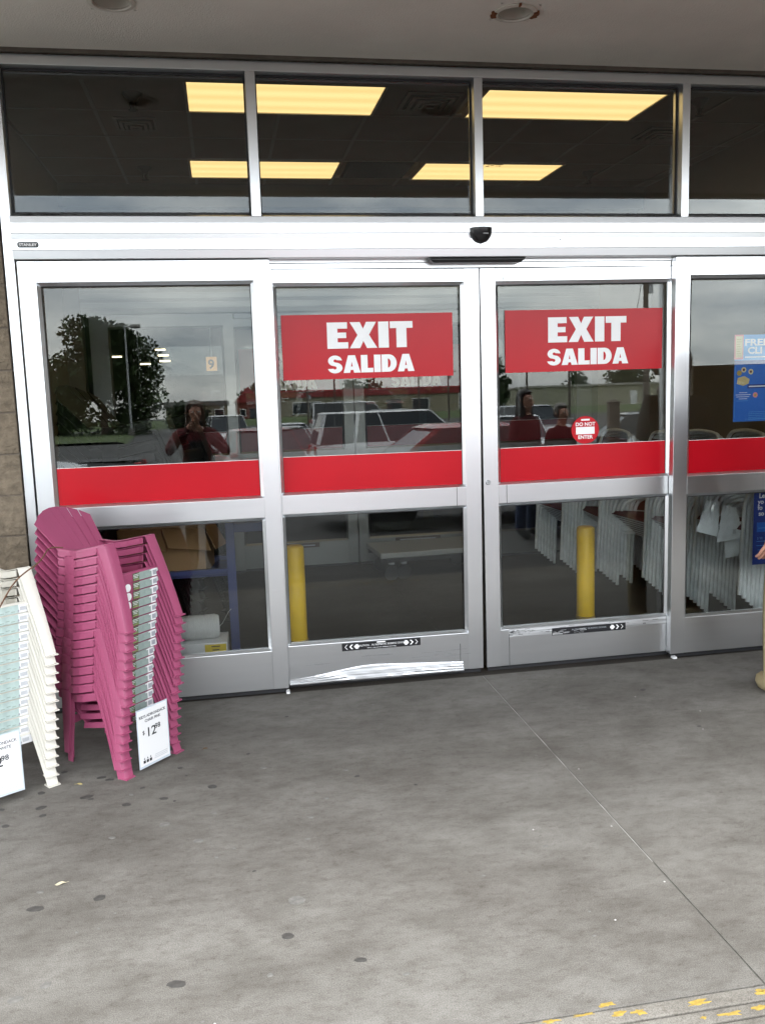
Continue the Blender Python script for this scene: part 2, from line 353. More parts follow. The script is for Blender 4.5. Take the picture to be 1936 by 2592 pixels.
for i, (x, y, r) in enumerate(gum):
    n = 14; r = r/1000; ph = rg.random()*6; el = 1+.25*rg.random()
    ring = [(r*el*(1+.14*math.sin(2*a+ph)+.08*math.sin(5*a+ph*2))*math.cos(a), r*.82*(1+.14*math.sin(2*a+ph)+.08*math.sin(5*a))*math.sin(a)) for a in (2*math.pi*k/n for k in range(n))]
    MB().loft([[(a, b, -.0005) for a, b in ring], [(a, b, .0010) for a, b in ring], [(a*.7, b*.7, .0016) for a, b in ring]]).build('gum_spot', GUM_L if i in light_g else GUM, sw, loc=(x, y, 0))
# curb edge with drain grooves
cb = bpy.data.objects.new('curb', None); COL.objects.link(cb); tag(cb, 'grooved concrete curb edge with worn yellow paint', kind='structure')
ys = [-2.512, -2.566, -2.614, -2.662, -2.71, -2.758]
for a, b in zip(ys, ys[1:]):
    MB().box(-9, 14, b+.007, a, -.2, .001).build('curb_rib', CONC_C, cb, bev=.003)
MB().box(-9, 14, -2.758, -2.508, -.21, -.012).build('groove_bed', mat('groove_dirt', (.09, .083, .072), .95), cb)
rg = random.Random(11)
for (x, y, sx, sy) in ((.857, -2.494, .026, .009), (1.078, -2.539, .04, .012), (.876, -2.53, .022, .009), (.925, -2.537, .022, .010), (1.138, -2.59, .035, .010), (.70, -2.519, .03, .006), (.79, -2.517, .035, .005), (1.067, -2.588, .01, .005), (.62, -2.535, .05, .01), (.45, -2.54, .05, .012), (1.3, -2.535, .06, .014), (1.5, -2.54, .05, .012), (1.215, -2.585, .02, .008), (1.255, -2.53, .016, .006)):
    n = 14; ring = []
    for k in range(n):
        a = 2*math.pi*k/n; q = .35+.85*rg.random(); ring.append((sx*q*math.cos(a), sy*q*math.sin(a)))
    z0 = .0 if y > -2.51 else .001
    MB().loft([[(a, b, z0) for a, b in ring], [(a, b, z0+.001) for a, b in ring]]).build('yellow_paint_flake', mat('worn_yellow', (.34, .235, .045), .8, noise=.4, nscale=50), cb, loc=(x, y, 0))
MB().loft([[(x, y, z) for x in (-400, 500)] for y, z in ((-2.758, -.14), (-8, -.17), (-19, -.40), (-50, -.25), (-80, -.15), (-150, .25), (-900, .4))], closed=False, cap=False).build('parking_lot', ASPHALT)
tag(bpy.data.objects['parking_lot'], 'dark asphalt parking lot', kind='structure')
pl = bpy.data.objects['parking_lot']
m = MB()
for k in range(12): m.box(-14+k*2.8, -13.9+k*2.8, -24, -19.2, -.398, -.33+.0)
m.build('bay_line', LINEW, pl)
# far ground behind the store as well, so the sheet reaches the horizon all round
MB().quad((-400, 14, -.3), (500, 14, -.3), (500, 900, -.3), (-400, 900, -.3)).build('ground', GRASS); tag(bpy.data.objects['ground'], 'grassy ground behind the store', kind='structure')
MB().loft([[(x, y, z) for (x, z) in pr] for y, pr in ((-58, ((-13.5, -.24), (-13, -.06), (-7, -.06), (-6.4, -.24))), (-100, ((-19, -.1), (-18, .06), (-10, .06), (-9.2, -.1))))], closed=False, cap=False).build('grass_island', GRASS); tag(bpy.data.objects['grass_island'], 'grass island around the lamp post', kind='structure')
MB().loft([[(-80, -112, .0), (160, -112, .0)], [(-80, -118, .65), (160, -118, .65)], [(-80, -170, 1.0), (160, -170, 1.0)]], closed=False, cap=False).build('grass_bank', GRASS); tag(bpy.data.objects['grass_bank'], 'low grass bank at the far side of the lot', kind='structure')

# ------------------------------------------------------------------ walls of blocks
def block_wall(name, label, x0, x1, y0, y1, z0, courses, blen, h=.192, axis='x', ends=True):
    t = thing(name, label, 'wall', (0, 0, 0))
    J = .009
    MB().box(x0+.004, x1-.004, y0+.010, y1-.010, z0, z0+courses*h).build('mortar_bed', MORTAR, t)
    rr = random.Random(5); cache = {}
    for c in range(courses):
        x = x1-(0 if c % 2 == 0 else blen/2); first = True
        segs = []
        if c % 2: segs.append((x1-blen/2, x1))
        while x > x0+.03:
            segs.append((max(x0, x-blen), x)); x -= blen
        for a, b in segs:
            wd = round(b-a, 4)
            for v in (rr.randrange(3),):
                key = (wd, v)
                if key not in cache:
                    mm = MB(); nx, nz2 = 8, 5; q = random.Random(hash(key) & 255)
                    grid = [[(J/2+(wd-J)*i/nx, (0 if i in (0, nx) or j in (0, nz2) else -.002-.008*q.random()), J/2+(h-J)*j/nz2) for i in range(nx+1)] for j in range(nz2+1)]
                    mm.add([p for r in grid for p in r], [(j*(nx+1)+i, j*(nx+1)+i+1, (j+1)*(nx+1)+i+1, (j+1)*(nx+1)+i) for j in range(nz2) for i in range(nx)])
                    e = .0
                    mm.box(J/2, wd-J/2, .0005, (y1-y0), J/2, h-J/2)
                    cache[key] = mm.mesh('block', BLOCK)
                o = bpy.data.objects.new('block', cache[key]); COL.objects.link(o); o.parent = t; o.location = (a, y0, z0+c*h)
    return t
block_wall('block_wall', 'brown split face block wall beside the left door jamb', -2.6, -.933, -.012, .18, -.07, 17, .40)
block_wall('low_block_wall', 'low brown block wall along the curb, reflected in the right glass', 3.93, 8.4, -2.78, -2.58, 0., 9, .40, h=.188)

ww = thing('added_wing_wall', 'added brown block wing wall out of view, shading the right of the storefront', 'wall')
MB().box(4.80, 5.0, -2.5, -.021, 0, 3.045).build('added_wall_core', BLOCK, ww)  # unseen wall, added to block sky light from the right
# ------------------------------------------------------------------ canopy
cn = thing('entrance_canopy', 'beige stucco entrance canopy with its flat soffit over the doors', 'canopy')
# soffit sheet with openings for the two can lights is built as strips round square cut-outs
CL = [(1.286, -.603), (-.335, -.55)]
m = MB(); zc = 3.052
xs = sorted([-9, 14]+[c[0]+d for c in CL for d in (-.085, .085)])
for a, b in zip(xs, xs[1:]):
    hole = [c for c in CL if abs((a+b)/2-c[0]) < .08]
    if hole:
        y = hole[0][1]; m.box(a, b, -2.70, y-.085, zc, zc+.012); m.box(a, b, y+.085, -.012, zc, zc+.012)
        # ring corners
        n = 24; sq = [(hole[0][0]+.085*max(-1, min(1, 1.4142*math.cos(2*math.pi*(k+.5)/n))), y+.085*max(-1, min(1, 1.4142*math.sin(2*math.pi*(k+.5)/n)))) for k in range(n)]
        ci = [(hole[0][0]+.073*math.cos(2*math.pi*(k+.5)/n), y+.073*math.sin(2*math.pi*(k+.5)/n)) for k in range(n)]
        m.add([(p[0], p[1], zc) for p in sq]+[(p[0], p[1], zc) for p in ci], [(k, (k+1) % n, n+(k+1) % n, n+k) for k in range(n)])
    else: m.box(a, b, -2.70, -.012, zc, zc+.012)
m.build('soffit', STUCCO, cn)
MB().box(-9, 14, -2.70, .2, zc+.2, zc+.3).build('canopy_deck', STUCCO, cn)
MB().box(-9, 14, -2.79, -2.70, zc-.03, zc+.9).build('fascia', STUCCO, cn)
MB().box(6.25, 14, -4.6, -2.7905, zc, zc+.25).build('side_canopy', STUCCO, cn); MB().box(6.24, 14, -4.7, -4.605, zc-.03, zc+.9).build('fascia', STUCCO, cn)  # out-of-view canopy and fascia, added to darken the right side
MB().box(13.7, 14, -4.6, -2.5, -.2, zc-.002).build('added_end_wall', BLOCK, cn)
MB().box(-9, 14, -.030, -.012, 3.036, zc+.002).build('soffit_trim', mat('brown_caulk', (.12, .105, .085), .8, noise=.3, nscale=12), cn)
MB().box(-9, 14, -.012, .2, zc, zc+.2).build('closure_panel', STUCCO, cn)
for i, (x, y) in enumerate(CL):
    t = thing('recessed_light', ['recessed can light with a rusty rim in the soffit', 'clean recessed can light in the soffit at the top edge'][i], 'light', (x, y, zc), 0, 'can lights in the soffit')
    MB().lathe([(.073, .001), (.066, .07), (.058, .13), (.0, .135)], 28, cap=False).build('can_body', [mat('can_white', (.55, .52, .45), .4)], t, smooth=40)
    MB().lathe([(.092, -.001), (.092, -.006), (.074, -.009), (.072, -.002), (.074, .0)], 32, cap=False).build('trim_ring', [mat('trim_white', (.62, .59, .52), .5)], t, smooth=40)
    MB().lathe([(.0, .085), (.03, .09), (.042, .115), (.02, .13)], 20).build('bulb', [mat('bulb_glass', (.12, .11, .10), .2)], t, smooth=40)
    if i == 0:
        rr = random.Random(2)
        for a0, n in ((150, 7), (-20, 8), (262, 2)):
            mm = MB(); k0 = [(.089+.006*rr.random(), a0+6*q) for q in range(n)]
            pts = [((.078)*math.cos(R(a)), .078*math.sin(R(a))) for _, a in k0]+[((r_+.012*rr.random())*math.cos(R(a)), (r_+.012*rr.random())*math.sin(R(a))) for r_, a in reversed(k0)]
            mm.loft([[(p[0], p[1], -.0105) for p in pts], [(p[0], p[1], -.0015) for p in pts]]).build('rust_patch', RUST, t)

# ------------------------------------------------------------------ transom window
tw = thing('transom_window', 'long aluminium framed transom window with four panes above the doors', 'window')
XR = 3.62
MB().box(-.931, XR, 0, .10, 2.992, 3.036).build('head_rail', ALU, tw, bev=.0015)
MB().box(-.931, -.887, 0, .10, .0, 2.9915).build('jamb', ALU, tw, bev=.0015)
MB().box(XR-.045, XR, 0, .10, .0, 2.9915).build('jamb', ALU, tw, bev=.0015)
MU = [(.190, .235), (1.281, 1.323), (2.370, 2.411)]
for a, b in MU: MB().box(a, b, .0, .10, 2.345, 2.9915).build('mullion', ALU, tw, bev=.0015)
MB().prism([(.0, 2.342), (.05, 2.362), (.10, 2.362), (.10, 2.342)], 'x', -.8865, XR-.046).build('sill', ALU_H, tw)
ed = [-.887]+[q for p in MU for q in p]+[XR-.045]
for i in range(4):
    a, b = ed[2*i], ed[2*i+1]
    p = MB().box(a+.004, b-.004, .062, .068, 2.3635, 2.990).build('glass_pane', GLASS, tw)
    g = MB(); g.box(a+.0005, b-.0005, .055, .0612, 2.3632, 2.371); g.box(a+.0005, b-.0005, .055, .0612, 2.982, 2.9912); g.box(a+.0005, a+.008, .055, .0612, 2.372, 2.981); g.box(b-.008, b-.0005, .055, .0612, 2.372, 2.981)
    g.build('gasket', BLACK, tw)
# dirt and dead leaves lying on the sill
rr = random.Random(9); m = MB()
for (x0, x1, n) in ((-.85, -.66, 60), (-.66, .19, 30), (1.17, 1.28, 40), (.15, .3, 20), (1.33, 1.55, 25), (2.2, 2.37, 20), (.24, 1.2, 25)):
    for k in range(n):
        x = x0+(x1-x0)*rr.random(); y = .02+.03*rr.random(); z = 2.342+.02*min(1, y/.05)+.001; s = .003+.006*rr.random()
        m.add([(x-s, y, z), (x+s*.4, y-s, z+.002), (x+s, y+s*.6, z+s*.8)], [(0, 1, 2)])
o = m.build('sill_debris', mat('leaf_litter', (.08, .055, .035), .95), tw); o['kind'] = 'stuff'

# ------------------------------------------------------------------ door package
TILT = R(.85)
def pane(name, x0, x1, z0, z1, y, m, parent, th=.006, tilt=TILT):
    """pane set a hair off plumb in its rebate: its top leans in"""
    zm = (z0+z1)/2
    def Y(z): return y+math.tan(tilt)*(z-zm)
    vs = [(x0, Y(z0), z0), (x1, Y(z0), z0), (x1, Y(z1), z1), (x0, Y(z1), z1)]+[(x0, Y(z0)+th, z0), (x1, Y(z0)+th, z0), (x1, Y(z1)+th, z1), (x0, Y(z1)+th, z1)]
    return MB().add(vs, [(0, 1, 2, 3), (7, 6, 5, 4), (0, 4, 5, 1), (1, 5, 6, 2), (2, 6, 7, 3), (3, 7, 4, 0)]).build(name, m, parent)
def panel(name, label, cat, x0, x1, y, ws, we, top, gm, zt=2.146, group=None, seams=None, tilt=TILT, red=True):
    """framed glass panel: stiles x0..x0+ws and x1-we..x1, rails, glazing beads, two panes, red band"""
    t = thing(name, label, cat, (0, 0, 0), 0, group); D = .045; b = .0015
    MB().box(x0, x0+ws, y, y+D, .026, zt).build('stile', ALU, t, bev=b); MB().box(x1-we, x1, y, y+D, .026, zt).build('stile', ALU, t, bev=b)
    a, c = x0+ws, x1-we
    for nm, z0, z1 in (('top_rail', top, zt-.0005), ('middle_rail', .908, 1.005), ('bottom_rail', .0265, .226)):
        MB().box(a, c, y+.001, y+D-.001, z0, z1).build(nm, ALU_H, t, bev=b)
    for z0, z1 in ((1.005, top), (.226, .908)):
        e = .0145; g = MB()
        g.prism([(y+.003, z1), (y+.018, z1-e), (y+.030, z1-e), (y+.030, z1)], 'x', a, c)
        g.prism([(y+.003, z0), (y+.018, z0+e*.8), (y+.030, z0+e*.8), (y+.030, z0)], 'x', a, c)
        g.build('glazing_bead', ALU, t)
        g = MB()
        g.prism([(a, y+.003), (a+e, y+.018), (a+e, y+.030), (a, y+.030)], 'z', z0+e*.8, z1-e); g.prism([(c, y+.003), (c-e, y+.018), (c-e, y+.030), (c, y+.030)], 'z', z0+e*.8, z1-e)
        g.build('glazing_bead', ALU, t)
        g = MB(); k = .004
        zb, zu = z0+e*.8, z1-e
        g.box(a+e, c-e, y+.0195, y+.0215, zu-k, zu-.0002); g.box(a+e, a+e+k*.7, y+.0195, y+.0215, zb, zu-k); g.box(c-e-k*.7, c-e, y+.0195, y+.0215, zb, zu-k)
        g.build('gasket', BLACK, t)
        pane('glass_pane', a+e*.5, c-e*.5, z0+.006, z1-.006, y+.032, gm, t, tilt=tilt)
    if red:
        MB().box(a+.0146, c-.0146, y+.0222, y+.0228, 1.0172, 1.193).build('red_band', RED, t)
        MB().box(a+.0146, c-.0146, y+.0223, y+.0230, 1.1931, 1.1952).build('band_edge', WHITE_INK, t)
    MB().box(x0+.01, x1-.01, y+.018, y+.034, .002, .0255).build('door_sweep', BLACK, t)
    return t
side_l = panel('fixed_door_panel', 'fixed glass side panel behind the chair stacks, with red band', 'door panel', -.878, .260, 0, .078, .078, 2.050, GLASS, group='fixed side panels')
side_r = panel('fixed_door_panel', 'fixed glass side panel carrying the blue posters, with red band', 'door panel', 2.347, 3.485, 0, .082, .082, 2.053, GLASS, group='fixed side panels')
door_l = panel('sliding_door', 'glass sliding door leaf with the bent scuffed strip along its bottom', 'door', .205, 1.3075, .05, .07, .080, 2.040, GLASS, 2.105, 'outer sliding doors')
door_r = panel('sliding_door', 'glass sliding door leaf with lock and do not enter sticker', 'door', 1.3125, 2.42, .05, .080, .07, 2.040, GLASS, 2.105, 'outer sliding doors')
# black edge seals of the meeting stiles, shims, seams in the rails
MB().box(1.3082, 1.3118, .062, .09, .02, 2.10).build('edge_seal', BLACK, door_l)
for (x, t, zz) in ((1.175, door_l, (.908, 1.005)), (1.180, door_l, (.07, .17)), (1.166, door_l, (2.045, 2.105)), (1.435, door_r, (.908, 1.005)), (1.437, door_r, (.022, .2)), (1.412+.02, door_r, (2.045, 2.085))):
    MB().box(x, x+.0022, .0492, .052, zz[0], zz[1]).build('seam', mat('seam_dirt', (.05, .05, .052), .7), t)
# bent kick strip: ribbed and sprung outwards at its top
def bent(x): return .5*(1-math.cos(min(1, max(0, (x-.275)/.45))*math.pi))*(1-.55*max(0, (x-.72)/.46))
rows = []
xsn = [.275+(1.195-.275)*i/46 for i in range(47)]
for j in range(9):
    q = j/8; row = []
    for x in xsn:
        hgt = .030+.045*bent(x)
        z = .022+q*hgt; yy = .0485-.009*(1-q)-.0045*(1 if j % 2 else 0)*(1-q*.5)+.0005*math.sin(x*60+j)
        row.append((x, yy, z))
    rows.append(row)
MB().shell(list(reversed(rows)), .0015).build('kick_strip', ALU_SHINY, door_l, smooth=50)
# scuffed strip below the glass of the other leaf
MB().box(1.438, 2.35, .0492, .0499, .184, .226).build('scuff_plate', ALU_SHINY, door_r)
m = MB(); rr = random.Random(8)
for k in range(46):
    x = 1.44+.3*rr.random()**2 if k < 34 else 1.44+.9*rr.random(); z = .188+.034*rr.random() if k > 8 else .205+.012*rr.random(); l = .006+.03*rr.random(); h2 = .0006+.0016*rr.random()
    m.box(x, x+l, .0470, .0474, z, z+h2)
m.build('scuff_marks', mat('scuff_black', (.03, .03, .03), .8), door_r)['kind'] = 'stuff'
m = MB()
for k in range(14):
    x = .3+.9*rr.random(); z = .09+.02*rr.random()+.05*rr.random(); m.box(x, x+.05+.1*rr.random(), .0494, .0498, z, z+.0006)
m.build('scuff_marks', mat('scuff_grey', (.28, .28, .29), .7, 0.), door_l)['kind'] = 'stuff'
door_l.rotation_euler.y = .0036; door_l.location = (-.0076, 0, .0028); door_r.rotation_euler.y = -.0036; door_r.location = (.0076, 0, -.0068)
# lock cylinder
lk = MB().lathe([(.0, .0), (.0135, .0), (.0135, .004), (.011, .007), (.0, .007)], 20, M=Matrix.Translation((1.336, .050, 1.022)) @ Matrix.Rotation(R(90), 4, 'X')).build('lock_cylinder', STEEL, door_r, smooth=40)
MB().box(-.0012, .0012, -.0006, .0006, -.006, .006).build('key_slot', BLACK, lk, loc=(1.336, .0426, 1.022))
MB().box(.245, .262, -.015, .03, .0, .011).build('foot_pad', WHITE_PAPER, side_l); MB().box(2.36, 2.382, -.012, .03, .0, .010).build('foot_pad', WHITE_PAPER, side_r)
# ------------------------------------------------------------------ header
hd = thing('door_header', 'white aluminium operator header with ribbed face above the doors', 'door header')
prof = [(.12, 2.150), (-.022, 2.150), (-.024, 2.152), (-.029, 2.189), (-.038, 2.1905), (-.038, 2.235), (-.030, 2.2365), (-.033, 2.262), (-.041, 2.2635), (-.041, 2.307), (-.033, 2.3085), (-.030, 2.338), (-.020, 2.3415), (.0, 2.3415), (.12, 2.3415)]
MB().prism(prof, 'x', -.8862, XR-.0455).build('housing', ALU_H, hd)
m = MB(); m.box(.262, 2.346, .046, .10, 2.1345, 2.1495); m.box(.262, 2.346, .050, .10, 2.1075, 2.1325); m.build('track', ALU_H, hd, bev=.001)
MB().box(.262, 2.346, .056, .09, 2.1055, 2.149).build('track_gap', BLACK, hd)
bd = MB().prism([(-.861+.046+(.046-.008*(1-abs(math.cos(a))))*(1 if math.cos(a) > 0 else -1)*(1 if abs(math.cos(a)) > .3 else .9), 2.212+.0125*math.sin(a)) for a in (2*math.pi*(k+.5)/24 for k in range(24))], 'y', -.0405, -.0385).build('name_badge', mat('badge_grey', (.06, .068, .07), .4), hd)
text('badge_lettering', 'STANLEY', .0165, (-.8535, -.0410, 2.2062), WHITE_INK, bd, width=.077, bold=.0006)
for x in (.64, 1.70, .9): MB().box(x, x+.004, -.0418, -.0412, 2.215+.01*x % .02, 2.222).build('scratch', GREY_INK, hd)
sn = thing('motion_sensor', 'black half dome motion sensor on the header above the door seam', 'sensor', (1.293, -.041, 2.268))
rings = []
for i in range(9):
    q = i/8; z = .015-.075*q; hw = .056*math.sqrt(max(0.0, 1-q**2.2)); dp = .045*math.sqrt(max(0.02, 1-q**1.8))
    rings.append([Vector((hw*math.sin(a), -dp*math.cos(a), z)) for a in (R(-90+180*k/14) for k in range(15))]+[Vector((hw, .006, z)), Vector((-hw, .006, z))])
MB().loft(rings).build('sensor_dome', BLACK_PL, sn, smooth=50)
MB().box(-.002, .024, -.0475, -.046, -.020, -.014).build('status_window', mat('sensor_grey', (.22, .22, .22), .3), sn)
ss = thing('presence_sensor', 'flat black sensor bar under the header above the meeting doors', 'sensor', (1.284, 0, 2.1495))
MB().loft([[Vector((sx*w_, y, z)) for sx, y in ((-1, y0), (1, y0), (1, .045), (-1, .045))] for w_, y0, z in ((.247, -.018, -.001), (.240, -.020, -.012), (.222, -.012, -.026))]).build('sensor_body', BLACK_PL, ss, bev=.002)

# ------------------------------------------------------------------ signs on the doors
def exit_sign(label, x0, x1, z0, z1, ex, sa, y, name='exit_sign'):
    t = thing(name, label, 'sign', ((x0+x1)/2, y, (z0+z1)/2), 0, 'red exit signs on the doors'); ox, oz = (x0+x1)/2, (z0+z1)/2
    MB().box(x0-ox, x1-ox, 0, .0015, z0-oz, z1-oz).build('sign_face', RED, t)
    glyphs('lettering', 'EXIT', ex[0]-ox, ex[1]-ox, ex[2]-oz, ex[3]-oz, -.0012, WHITE_INK, t)
    glyphs('lettering', 'SALIDA', sa[0]-ox, sa[1]-ox, sa[2]-oz, sa[3]-oz, -.0012, WHITE_INK, t)
    return t
YS = .05+.0305
exit_sign('red EXIT SALIDA sign on the door above the bent bottom strip', .309, 1.173, 1.575, 1.891, (.533, .966, 1.724, 1.852), (.531, .969, 1.604, 1.690), YS)
exit_sign('red EXIT SALIDA sign on the door above the do not enter sticker', 1.450, 2.316, 1.580, 1.896, (1.681, 2.112, 1.729, 1.857), (1.675, 2.122, 1.612, 1.696), YS)
# do not enter
dn = thing('do_not_enter_sticker', 'round red DO NOT ENTER sticker on the glass above the red band', 'sticker', (1.883, .05+.0250, 1.270))
MB().lathe([(0, 0), (.077, 0), (.077, .001), (0, .001)], 40, M=Matrix.Rotation(R(90), 4, 'X') @ Matrix.Scale(.95, 4, (0, 1, 0))).build('sticker_face', RED, dn)
MB().box(-.052, .052, -.0018, -.0012, -.022, .016).build('white_bar', WHITE_INK, dn, bev=.0)
text('lettering', 'DO NOT', .026, (0, -.0018, .022), WHITE_INK, dn, align='CENTER', bold=.0006, sx=1.05, ext=.0004)
text('lettering', 'ENTER', .026, (0, -.0018, -.046), WHITE_INK, dn, align='CENTER', bold=.0006, sx=1.05, ext=.0004)
MB().box(-.024, .024, -.0018, -.0012, .049, .058).build('maker_mark', WHITE_INK, dn)
# caution labels
def caution(label, x0, x1, z0, z1, worn):
    t = thing('caution_label', label, 'label', ((x0+x1)/2, .0488, (z0+z1)/2), 0, 'black caution labels on the door rails'); hw, hh = (x1-x0)/2, (z1-z0)/2
    MB().box(-hw, hw, -.001, 0, -hh, hh).build('label_face', BLACK_INK, t)
    def chev(cx, s, wd):
        m = MB(); a, b = hh*.62, hh*.55
        for q in (1, -1):
            m.add([(cx, -.0014, 0), (cx+s*b, -.0014, q*a), (cx+s*(b+wd), -.0014, q*a), (cx+s*wd, -.0014, 0)], [(0, 1, 2, 3)])
        return m
    sides = (1,) if worn else (1, -1)
    for sd in sides:
        for k in range(3): chev(sd*(hw-.014-.024*k), -sd, .004+.0045*k).build('arrow', WHITE_INK, t)
        MB().lathe([(0, 0), (.0075, 0), (.0075, .0003), (0, .0003)], 16, M=Matrix.Translation((sd*(hw-.083), -.0011, 0)) @ Matrix.Rotation(R(90), 4, 'X')).build('dot', WHITE_INK, t)
    if not worn:
        text('lettering', 'CAUTION   AUTOMATIC SLIDING DOOR', .0135, (0, -.0014, -.002), WHITE_INK, t, align='CENTER', width=.255, ext=.0002)
        text('lettering', 'Door may move without warning', .0085, (0, -.0014, -.0145), WHITE_INK, t, align='CENTER', width=.15, ext=.0002)
        MB().box(-.025, .020, -.0014, -.0011, .0115, .0185).build('maker_mark', WHITE_INK, t)
    else:
        text('lettering', 'AUTOMATIC SLIDING DOOR', .0125, (.0, -.0014, .0), GREY_INK, t, align='CENTER', width=.2, ext=.0002)
        rr = random.Random(4); m = MB()
        for k in range(24):
            x = -hw+.004+.18*rr.random()**1.5; z = -hh+.003+(2*hh-.006)*rr.random()*.7; m.box(x, x+.01+.03*rr.random(), -.0018, -.0013, z, z+.0008+.0015*rr.random())
        m.box(-hw+.003, -hw+.06, -.0018, -.0013, -hh+.003, -hh+.010)
        m.build('scratches', ALU_SHINY, t)['kind'] = 'stuff'
    return t
caution('black caution automatic sliding door label above the bent strip', .544, .959, .180, .2205, False)
caution('scratched black caution label with only its right arrows legible', 1.684, 2.107, .172, .2115, True)

# posters behind the right panel
YP = .066
p1 = thing('workshop_poster', 'bright blue poster with round badges and a yellow notice on glass', 'poster', (2.729, YP, 1.28))
MB().box(0, .60, 0, .001, 0, .306).build('poster_sheet', BLUE, p1)
MB().box(.001, .60, -.001, -.0002, .3065, .465).build('poster_reflection', SKYB, p1)  # paler blue paints the reflection lying over the top of the poster
MB().box(-.003, .05, -.0015, -.0008, .335, .466).build('notice_border', ROSE, p1); MB().box(.005, .044, -.0022, -.0016, .345, .458).build('notice', CREAM, p1)
for k in range(8): MB().box(.009, .038-.004*(k % 3), -.0027, -.0023, .352+.0125*k, .354+.0125*k).build('notice_line', GOLD, p1)
MB().box(.0, .60, -.0021, -.0015, .307, .329).build('heading_band', NAVYB, p1)
text('lettering', 'FREE', .048, (.055, -.0022, .408), WHITE_INK, p1, bold=.0016, width=.14, ext=.0003); text('lettering', 'CLI', .048, (.074, -.0022, .365), WHITE_INK, p1, bold=.0016, width=.085, ext=.0003)
MB().box(.06, .55, -.0022, -.0016, .343, .349).build('rule', WHITE_INK, p1)
for (x, z, c) in ((.030, .262, GOLD), (.056, .279, CREAM), (.098, .268, CREAM), (.128, .142, ROSE)):
    b = MB().lathe([(0, 0), (.0145, 0), (.0145, .0006), (0, .0006)], 20, M=Matrix.Translation((x, -.0003, z)) @ Matrix.Rotation(R(90), 4, 'X')).build('round_badge', c, p1)
    MB().lathe([(0, 0), (.007, 0), (.007, .0004), (0, .0004)], 12, M=Matrix.Translation((x, -.001, z)) @ Matrix.Rotation(R(90), 4, 'X')).build('badge_centre', [GOLD, MAROON][c == CREAM], b)
MB().prism([(.016, .205), (.022, .236), (.06, .246), (.092, .228), (.086, .205), (.055, .193)], 'y', -.0012, -.0004).build('toy_box_picture', TAN, p1)
for k in range(5): MB().box(.018+.009*k, .024+.009*k, -.0018, -.0013, .203, .222-.002*k).build('picture_slat', CREAM, p1)
MB().box(.08, .3, -.0012, -.0004, .178, .200).build('caption_pill', NAVYB, p1); MB().box(.088, .2, -.0018, -.0013, .186, .192).build('caption_line', WHITE_INK, p1)
for k, (a, b) in enumerate(((.032, .08), (.012, .1), (.016, .092), (.03, .08), (.018, .085))): MB().box(a, b, -.0012, -.0004, .155-.011*k, .1575-.011*k).build('print_line', WHITE_INK if k != 4 else SKYB, p1)
for k in range(5): MB().box(.09, .3-.02*k, -.0012, -.0004, .05-.010*k, .052-.010*k).build('print_line', SKYB, p1)
MB().box(.006, .0075, -.0012, -.0004, .02, .3).build('border_line', SKYB, p1); MB().box(.07, .55, -.0012, -.0004, .012, .0135).build('border_line', SKYB, p1)
p2 = thing('ladder_poster', 'dark blue poster with white lettering behind the lower glass', 'poster', (2.868, YP, .478))
MB().box(0, .42, 0, .001, 0, .415).build('poster_sheet', NAVYB, p2)
for k, s_ in enumerate(('Le', 'yo', 'fo', 'so')): text('lettering', s_, .036, (.028-(.004 if k in (1, 2) else -.002), -.0006, .376-.033*k), WHITE_INK, p2, bold=.0010, ext=.0003)
MB().box(.022, .25, -.0008, -.0002, .185, .238).build('price_panel', BLUE, p2); MB().box(.03, .12, -.0014, -.0009, .205, .208).build('panel_line', SKYB, p2)
text('lettering', '3 YE', .019, (.024, -.0006, .142), mat('pale_blue_ink', (.18, .34, .62), .5), p2, ext=.0003)
for k, (a, b) in enumerate(((.022, .1), (.022, .2), (.03, .2), (.03, .18))): MB().box(a, b, -.0008, -.0002, .130-.024*k, .133-.024*k).build('print_line', SKYB, p2)

# ------------------------------------------------------------------ vestibule
ZC = 3.18; XL, XRR = -1.17, 3.75; YI = 3.05
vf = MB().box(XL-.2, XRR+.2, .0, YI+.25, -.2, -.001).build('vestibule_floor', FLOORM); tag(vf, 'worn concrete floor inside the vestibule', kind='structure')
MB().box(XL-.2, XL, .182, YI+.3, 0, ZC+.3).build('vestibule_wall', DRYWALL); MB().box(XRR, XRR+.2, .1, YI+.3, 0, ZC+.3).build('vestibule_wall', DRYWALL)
for o in bpy.data.objects:
    if o.name.startswith('vestibule_wall'): tag(o, 'painted side wall of the vestibule', kind='structure')
iw = bpy.data.objects.new('inner_wall', None); COL.objects.link(iw); tag(iw, 'plain wall above and beside the inner doors', kind='structure')
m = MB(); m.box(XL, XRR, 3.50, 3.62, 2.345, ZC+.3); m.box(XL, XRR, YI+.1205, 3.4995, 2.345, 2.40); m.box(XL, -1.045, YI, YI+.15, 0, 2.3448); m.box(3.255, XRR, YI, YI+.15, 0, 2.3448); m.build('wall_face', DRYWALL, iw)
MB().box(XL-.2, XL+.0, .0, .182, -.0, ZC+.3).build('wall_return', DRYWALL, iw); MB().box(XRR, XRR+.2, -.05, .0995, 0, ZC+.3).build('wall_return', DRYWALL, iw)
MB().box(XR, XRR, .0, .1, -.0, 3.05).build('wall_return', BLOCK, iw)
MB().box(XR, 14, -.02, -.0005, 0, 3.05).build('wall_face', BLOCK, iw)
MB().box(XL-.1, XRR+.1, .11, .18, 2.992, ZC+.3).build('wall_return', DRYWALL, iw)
pipe = thing('conduit_pipe', 'thin vertical conduit pipe on the vestibule side wall behind the glass', 'pipe')
MB().tube([(XL+.05, .45, 2.2), (XL+.05, .45, 3.15)], .022, 10).build('pipe_run', mat('pipe_grey', (.4, .39, .36), .5), pipe, smooth=40)
